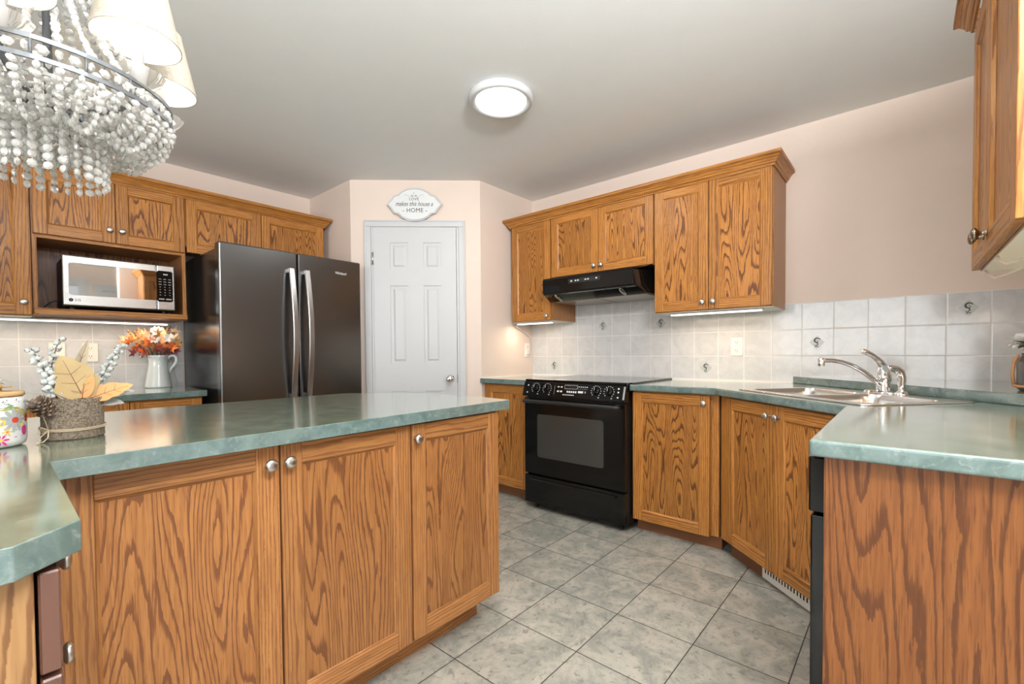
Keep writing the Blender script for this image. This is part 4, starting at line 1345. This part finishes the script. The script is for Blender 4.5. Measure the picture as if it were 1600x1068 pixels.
for dz in (0, .0035):
    b.tube([(.0575 * math.cos(2 * math.pi * i / 40), .0575 * math.sin(2 * math.pi * i / 40), .024 + dz + .003 * math.sin(2 * math.pi * i / 40)) for i in range(41)], .0014, 'twine', 6)
ca = R(222)
kx_, ky_ = .060 * math.cos(ca), .060 * math.sin(ca)
b.tube([(kx_, ky_, .026), (kx_ - .012, ky_ - .004, .034), (kx_ - .018, ky_ - .006, .020), (kx_ - .004, ky_ - .003, .022)], .0013, 'twine', 6)
b.tube([(kx_, ky_, .026), (kx_ - .014, ky_ - .010, .012), (kx_ - .016, ky_ - .016, .003), (kx_ - .020, ky_ - .028, .002)], .0013, 'twine', 6)
b.tube([(kx_, ky_, .026), (kx_ - .002, ky_ - .012, .010), (kx_ - .010, ky_ - .016, .002), (kx_ - .022, ky_ - .018, .0018)], .0013, 'twine', 6)
b.tube([(kx_, ky_, .026), (kx_ - .008, ky_ - .002, .060), (kx_ - .010, ky_ - .002, .080)], .0013, 'twine', 6)
b.build('twine', POT)
# world-right / up as seen across the island, used to fan the sprays
VR = Vector((.999, -.04, 0)); VF = Vector((.08, .997, 0))
def spray(base, tip, bend, nb, rb, spread):
    b = MB()
    p0, p1 = Vector(base), Vector(tip)
    pts = []
    for i in range(13):
        k = i / 12
        pts.append(p0.lerp(p1, k) + Vector(bend) * math.sin(math.pi * k))
    b.tube(pts, .0012, 'stem_brown', 6)
    for i in range(nb):
        k = .22 + .78 * i / (nb - 1)
        c = p0.lerp(p1, k) + Vector(bend) * math.sin(math.pi * k)
        a = i * 2.4
        off = (VR * math.cos(a) + Vector((0, 0, 1)) * math.sin(a) * .8 + VF * math.sin(a * 1.7) * .8).normalized()
        q = c + off * spread * (.75 + .5 * random.random()) * (1.1 - .45 * k)
        b.tube([c, q], .0006, 'stem_brown', 4)
        r = rb * random.uniform(.85, 1.12)
        b.ball(q, r, 'berry', 10, 6)
        b.ball(q + off * r * .95, r * .26, 'berry_tip', 6, 4)
    b.build('berry_sprig', POT)
spray((-.02, 0, .08), (-.066, -.005, .212), (.010, 0, -.018), 40, .0064, .0115)
spray((-.03, .01, .08), (-.018, .02, .235), (-.010, 0, .0), 22, .0056, .0100)
spray((-.010, -.025, .075), (-.040, -.03, .155), (-.012, 0, 0), 26, .0062, .0125)
spray((.02, .01, .08), (.096, .02, .222), (-.006, 0, -.012), 40, .0060, .0110)
b = MB(); leaf(b, (.020, -.02, .085), VR * -.36 + Vector((0, -.10, 1)), -VF + Vector((.15, 0, .25)), .118, .082, 'leaf_tan', .06, 'wavy'); b.build('leaf', POT)
b = MB(); leaf(b, (.018, -.022, .088), VR * .98 + Vector((0, -.05, .42)), -VF + Vector((0, 0, .75)), .096, .046, 'leaf_peach', .10, 'wavy'); b.build('leaf', POT)
b = MB(); leaf(b, (.014, -.024, .088), VR * .10 + Vector((0, .05, 1)), -VF + Vector((-.3, 0, .1)), .088, .042, 'leaf_peach', .05); b.build('leaf', POT)
b = MB(); leaf(b, (-.004, -.028, .090), VR * -.95 + Vector((0, -.3, .12)), Vector((0, -.7, .8)), .055, .026, 'leaf_peach', .20); b.build('leaf', POT)
b = MB(); leaf(b, (.012, .0, .088), VR * .95 + Vector((0, .0, .22)), Vector((0, -.6, .8)), .105, .046, 'leaf_silver', .10, 'wavy', 'stem_brown'); b.build('leaf', POT)
b = MB(); leaf(b, (.018, -.012, .084), VR * .98 + Vector((0, -.05, -.05)), Vector((0, -.6, .8)), .075, .040, 'leaf_silver', .10, 'wavy', None); b.build('leaf', POT)
b = MB(); leaf(b, (.0, .015, .12), VR * .25 + Vector((0, .05, 1)), -VF + Vector((.4, 0, 0)), .118, .026, 'leaf_olive', -.08); b.build('leaf', POT)
b = MB(); leaf(b, (.0, -.02, .090), VR * -.6 + Vector((0, -.3, .45)), Vector((0, -.7, .6)), .045, .030, 'leaf_silver', .10, 'oval', None); b.build('leaf', POT)
# pine cone tied to the pot
b = MB()
cc = Vector((kx_ - .002, ky_ - .006, .072)); ax = (VR * -.55 + Vector((0, -.35, .75))).normalized()
q = ax.to_track_quat('Z', 'Y').to_matrix()
b.lathe([(0, -.020), (.008, -.016), (.011, 0), (.008, .018), (0, .026)], 'cone', cc, ax, 12)
for i in range(54):
    k = i / 53; a = i * 2.39996
    z = -.020 + .046 * k
    r = .0065 + .011 * math.sin(math.pi * (.18 + .75 * k))
    rad = q @ Vector((math.cos(a), math.sin(a), 0)); u = (rad * .8 + ax * .7).normalized(); sdir = ax.cross(rad).normalized()
    p0 = cc + ax * z + rad * .005; p1 = p0 + u * (r + .003)
    wv = .0042
    v0, v1, v2, v3 = b.v(p0 - sdir * wv * .5), b.v(p0 + sdir * wv * .5), b.v(p1 + sdir * wv), b.v(p1 - sdir * wv)
    tp_, bt_ = b.v(p1 + u * .003 + ax * .001), b.v(p1 - ax * .0018)
    b.face([v0, v1, v2, v3], 'cone'); b.face([v3, v2, tp_], 'cone_tip'); b.face([v2, v3, bt_], 'cone_tip'); b.face([v0, v3, bt_], 'cone'); b.face([v1, bt_, v2], 'cone'); b.face([v0, bt_, v1], 'cone')
b.build('pine_cone', POT, fix=False)

# floral canister with a wooden lid
KXC, KYC, KR = -3.172, -1.018, .064
M['ceramic'] = plain('white_ceramic', (.84, .85, .85), .12)
CAN = thing('canister', 'white floral canister with a wooden lid at the inner edge of the island', 'canister', (KXC, KYC, ZC + .0006))
b = MB(); b.lathe([(0, 0), (KR - .010, 0), (KR - .003, .004), (KR, .014), (KR, .098), (KR - .003, .106), (KR - .007, .108), (KR - .007, .104), (0, .104)], 'ceramic', seg=56); b.build('body', CAN)
M['lid_wood'] = plain('bamboo_lid', (.62, .40, .19), .5, vary=.15)
b = MB(); b.lathe([(0, .1045), (KR - .010, .1045), (KR - .010, .1085), (KR - .002, .1090), (KR - .002, .118), (0, .118)], 'lid_wood', seg=56); b.build('lid', CAN, .001)
FC = {k: plain('paint_' + k, c, .25) for k, c in dict(yellow=(.85, .62, .12), orange=(.80, .25, .04), magenta=(.55, .03, .22), green=(.22, .36, .16), grey=(.40, .42, .42), olive=(.50, .38, .06), red=(.55, .05, .02), blush=(.78, .36, .48)).items()}
M.update({'p_' + k: v for k, v in FC.items()})
b = MB()
def on_can(x, z, out=.0007):
    a = -math.pi / 2 + R(8) + x / KR
    return ((KR + out) * math.cos(a), (KR + out) * math.sin(a), z)
def dab(x, z, w_, h_, mat, rot=0.0, nn=9, out=.0006):
    c_, s__ = math.cos(rot), math.sin(rot)
    ps = []
    for i in range(nn):
        a = 2 * math.pi * i / nn
        px_, pz_ = w_ * math.cos(a), h_ * math.sin(a)
        ps.append(b.v(on_can(x + px_ * c_ - pz_ * s__, z + px_ * s__ + pz_ * c_, out)))
    b.face(ps, mat)
def daisy(x, z, r, pet, ctr, np_=9):
    for i in range(np_):
        a = 2 * math.pi * i / np_
        dab(x + .62 * r * math.cos(a), z + .62 * r * math.sin(a), r * .40, r * .15, pet, a, 7)
    dab(x, z, r * .27, r * .25, ctr, 0, 10, .0010)
daisy(.040, .058, .027, 'p_grey', 'p_red', 11)
dab(.010, .056, .014, .009, 'p_yellow', -.3); dab(.004, .062, .008, .006, 'p_yellow', .5)
daisy(.025, .034, .010, 'p_yellow', 'p_orange', 6)
daisy(.014, .018, .015, 'p_magenta', 'p_yellow', 7)
dab(.020, .088, .018, .004, 'p_green', .05); dab(.014, .083, .016, .003, 'p_olive', -.1); dab(.030, .083, .012, .003, 'p_green', .2)
dab(.046, .078, .011, .007, 'p_olive', -.5); dab(.060, .072, .010, .006, 'p_olive', -1.0)
daisy(-.008, .080, .014, 'p_blush', 'p_magenta', 6)
dab(.062, .034, .008, .012, 'p_magenta', 0); dab(.070, .060, .008, .010, 'p_red', 0); dab(.055, .046, .006, .004, 'p_yellow', 0)
daisy(-.030, .050, .022, 'p_yellow', 'p_orange', 9); daisy(-.055, .075, .016, 'p_blush', 'p_magenta', 7); daisy(-.050, .025, .018, 'p_orange', 'p_yellow', 8)
for i in range(60):
    dab(random.uniform(-.075, .085), random.choice((random.uniform(.012, .030), random.uniform(.092, .102), random.uniform(.03, .09))), random.uniform(.0010, .0032), .0009, random.choice(('p_grey', 'mark_black', 'p_grey')), random.random() * 3, 6, .0005)
b.build('painted_flowers', CAN, fix=False)

# small dried flower resting on the lid
t = thing('dried_flower', 'small cream dried flower with an ochre leaf lying on the canister lid', 'flower', (KXC + .018, KYC + .012, ZC + .1188))
M['cream_petal'] = plain('cream_petal', (.80, .78, .72), .7, vary=.08)
M['ochre'] = plain('ochre_leaf', (.62, .40, .07), .6, vary=.2)
b = MB()
for i in range(26):
    a = i * 2.4; el = .15 + 1.25 * i / 26
    d_ = Vector((math.cos(a) * math.cos(el), math.sin(a) * math.cos(el), math.sin(el)))
    leaf(b, Vector((0, 0, .014)) + d_ * .003, d_, Vector((0, 0, 1)) if el < 1 else Vector((1, 0, 0)), .016, .010, 'cream_petal', .25, 'oval', None, 5)
b.build('blossom', t, fix=False)
b = MB()
leaf(b, (.004, -.004, .006), (.7, -.75, .12), (0, 0, 1), .034, .020, 'ochre', .02); leaf(b, (-.004, -.006, .005), (-.6, -.8, .15), (0, 0, 1), .028, .016, 'ochre', .02)
b.lathe([(0, 0), (.010, 0), (.010, .012), (0, .014)], 'ochre', seg=12)
b.build('leaf', t, fix=False)

# white pitcher of autumn leaves
PIT = thing('pitcher', 'pale glazed pitcher filled with orange and burgundy autumn leaves', 'pitcher', (-2.418, 1.285, ZF + .0006))
M['glaze'] = plain('pale_blue_glaze', (.66, .71, .69), .14, coat=.3)
b = MB()
b.lathe([(0, 0), (.070, 0), (.074, .004), (.073, .012), (.070, .030), (.062, .080), (.054, .130), (.050, .160), (.050, .178), (.054, .200), (.060, .215), (.057, .215), (.048, .185), (.046, .160), (.058, .06), (0, .02)], 'glaze', seg=48)
b.build('body', PIT)
b = MB(); b.tube([(.050, -.006, .190), (.064, -.009, .208), (.084, -.012, .212), (.098, -.014, .198), (.098, -.014, .172), (.086, -.012, .148), (.070, -.010, .128), (.060, -.008, .108), (.058, -.007, .092)],
                 [.010, .010, .0095, .0095, .010, .010, .010, .009, .0075], 'glaze', 14); b.build('handle', PIT)
b = MB(); b.prism([(-.050, -.012, .200), (-.072, -.002, .214), (-.050, .010, .200), (-.048, 0, .165)], (0, 0, .0035), 'glaze'); b.build('spout', PIT)
LEAFC = [plain('autumn_leaf', c, .6, vary=.2) for c in ((.74, .22, .045), (.62, .12, .03), (.80, .42, .16), (.85, .60, .36), (.25, .05, .055), (.16, .05, .075), (.84, .52, .30))]
def maple(b, base, d, nrm, size, mat):
    d = Vector(d).normalized(); nrm = Vector(nrm); nrm = (nrm - d * nrm.dot(d)).normalized(); s_ = d.cross(nrm)
    pts = []
    tips = [(-2.35, .55), (-1.15, .85), (0, 1.0), (1.15, .85), (2.35, .55)]
    ang = []
    for i, (a, r) in enumerate(tips):
        ang.append((a, r))
        if i < 4: ang.append(((a + tips[i + 1][0]) / 2, .36))
    ang.append((math.pi, .12))
    c = Vector(base) + d * size * .35
    cv = b.v(c + nrm * size * .05)
    vs = []
    for a, r in ang:
        vs.append(b.v(c + (d * math.cos(a) + s_ * math.sin(a)) * r * size * .62 - nrm * size * .12 * r * r))
    for i in range(len(vs)): b.face([cv, vs[i], vs[(i + 1) % len(vs)]], mat, smooth=False)
rnd = random.Random(3)
for i in range(88):
    a = rnd.uniform(0, 2 * math.pi); h = rnd.random()
    rad = rnd.uniform(.05, .150) * (.75 + .4 * h); zz = .205 + .175 * h * rnd.uniform(.6, 1)
    px_, py_ = rad * math.cos(a) * 1.05, rad * math.sin(a) * .55 - .008
    px_ = min(px_, .085)
    py_ = min(py_, .015)
    zz -= .20 * max(0, abs(px_) - .10)
    d_ = Vector((px_ * 3, py_ * 3 - .25, .25 + .5 * h + rnd.uniform(-.4, .4)))
    if h < .30: m_ = LEAFC[rnd.choice((4, 5, 1, 4))]
    elif h < .65: m_ = LEAFC[rnd.choice((0, 1, 0, 2))]
    else: m_ = LEAFC[rnd.choice((2, 3, 6, 3))]
    b = MB(); maple(b, (px_, py_, max(.215, zz)), d_, Vector((rnd.uniform(-.4, .4), -1, .45)), rnd.uniform(.055, .082), m_)
    b.tube([(px_ * .15, py_ * .15, .17), (px_ * .6, py_ * .6, .21 + (zz - .21) * .6), (px_, py_, max(.215, zz))], .0009, 'stem_brown', 4)
    b.build('autumn_leaf', PIT, fix=False)
for (tx, tz, ty) in ((-.135, .355, -.02), (-.11, .37, .01), (.06, .395, .0), (.095, .36, .0), (.105, .29, -.03), (-.10, .205, -.07)):
    b = MB(); b.tube([(tx * .1, 0, .18), (tx * .5, ty * .5, .20 + (tz - .2) * .6), (tx, ty, tz)], .0010, 'stem_brown', 5)
    for i in range(7):
        q_ = Vector((tx, ty, tz)) + Vector((rnd.uniform(-.02, .02), rnd.uniform(-.01, .01), rnd.uniform(-.02, .015)))
        b.tube([(tx, ty, tz - .01), q_], .0006, 'stem_brown', 4); b.ball(q_, .0042, 'berry_tip' if tz > .25 else 'berry', 7, 4)
    b.build('twig', PIT)
M['tag'] = plain('pale_orange_petal', (.86, .45, .20), .6, vary=.1)
b = MB(); leaf(b, (.012, -.06, .29), (.05, .1, 1), (0, -1, .2), .115, .045, 'tag', .02, 'wavy', None); b.build('tall_leaf', PIT, fix=False)
for (x_, z_) in ((-.03, .325), (.045, .330), (-.018, .375)):
    b = MB()
    for i in range(12):
        a = i * 2.4; d_ = Vector((math.cos(a), -.5, math.sin(a) * .7))
        leaf(b, (x_, -.062, z_), d_, (0, -1, .2), .034, .022, 'cream_petal', .25, 'oval', None, 5)
    b.tube([(0, 0, .18), (x_ * .6, -.03, .26), (x_, -.060, z_)], .0012, 'stem_brown', 5)
    b.build('cream_flower', PIT, fix=False)

# jar of white flowers on the corner ledge
JX, JY = -.690, -2.885
JAR = thing('flower_jar', 'dark glass jar of white flowers in a wire handle on the corner ledge', 'jar', (JX, JY, .9356))
M['dark_glass'] = plain('dark_mercury_glass', (.10, .10, .095), .10, .35, coat=.4, vary=.35)
b = MB()
n = 40
prof = [(0, 0), (.044, 0), (.050, .006), (.052, .020), (.053, .100), (.049, .118), (.041, .126), (.041, .138), (.037, .138), (.037, .118), (0, .06)]
rings = []
for r, z in prof:
    if r == 0: rings.append([b.v((0, 0, z))])
    else: rings.append([b.v((r * (1 - .03 * (i % 4 == 0) * (.01 < z < .1)) * math.cos(2 * math.pi * i / n), r * (1 - .03 * (i % 4 == 0) * (.01 < z < .1)) * math.sin(2 * math.pi * i / n), z)) for i in range(n)])
for p, q_ in zip(rings, rings[1:]):
    for i in range(n):
        j = (i + 1) % n
        if len(p) == 1: b.face([p[0], q_[j], q_[i]], 'dark_glass')
        elif len(q_) == 1: b.face([p[i], p[j], q_[0]], 'dark_glass')
        else: b.face([p[i], p[j], q_[j], q_[i]], 'dark_glass', smooth=True)
b.build('jar_body', JAR)
M['rope'] = plain('copper_rope', (.52, .27, .12), .6, bump=(400, .5))
b = MB()
b.tube([(.057 * math.cos(2 * math.pi * i / 30), .057 * math.sin(2 * math.pi * i / 30), .018 + .002 * math.sin(4 * math.pi * i / 30)) for i in range(31)], .0055, 'rope', 8)
hd = Vector((.14, .99, 0))
b.tube([hd * .057 + Vector((0, 0, .018)), hd * .062 + Vector((0, 0, .060)), hd * .058 + Vector((0, 0, .105)), hd * .047 + Vector((0, 0, .132))], .0050, 'rope', 8)
b.tube([hd * -.057 + Vector((0, 0, .018)), hd * -.062 + Vector((0, 0, .060)), hd * -.058 + Vector((0, 0, .105)), hd * -.047 + Vector((0, 0, .132))], .0050, 'rope', 8)
b.build('rope_handle', JAR)
M['petal'] = plain('white_petal', (.86, .86, .84), .6)
M['petal_cream'] = plain('cream_inner_petal', (.82, .78, .66), .6)
M['leaf_dark'] = plain('dark_green_leaf', (.06, .09, .05), .5, vary=.3)
for (px_, py_, pz_, rr_, mt) in ((.006, .0, .185, .042, 'petal'), (-.028, .018, .160, .028, 'petal_cream'), (.045, -.02, .190, .040, 'petal'), (.0, -.035, .165, .032, 'petal_cream'), (.02, .04, .175, .034, 'petal')):
    b = MB()
    for i in range(44):
        a = i * 2.39996; el = -.5 + 2.0 * i / 44
        d_ = Vector((math.cos(a) * math.cos(el), math.sin(a) * math.cos(el), math.sin(el)))
        c_ = Vector((px_, py_, pz_)) + d_ * rr_ * .35
        leaf(b, c_, d_ + Vector((0, 0, .15)), Vector((0, 0, 1)) if abs(el) < 1 else Vector((1, 0, 0)), rr_ * .72, rr_ * .62, mt, .30, 'oval', None, 5)
    b.tube([(0, 0, .07), (px_ * .5, py_ * .5, .13), (px_, py_, pz_)], .0022, 'stem_brown', 6)
    b.build('blossom', JAR, fix=False)
for d_ in ((-.62, .62, .12), (-.50, .70, .30), (-.6, .45, -.10)):
    b = MB(); leaf(b, Vector((-.022, .022, .168)), d_, (0, 0, 1), .060, .022, 'leaf_dark', .10); b.build('leaf', JAR, fix=False)
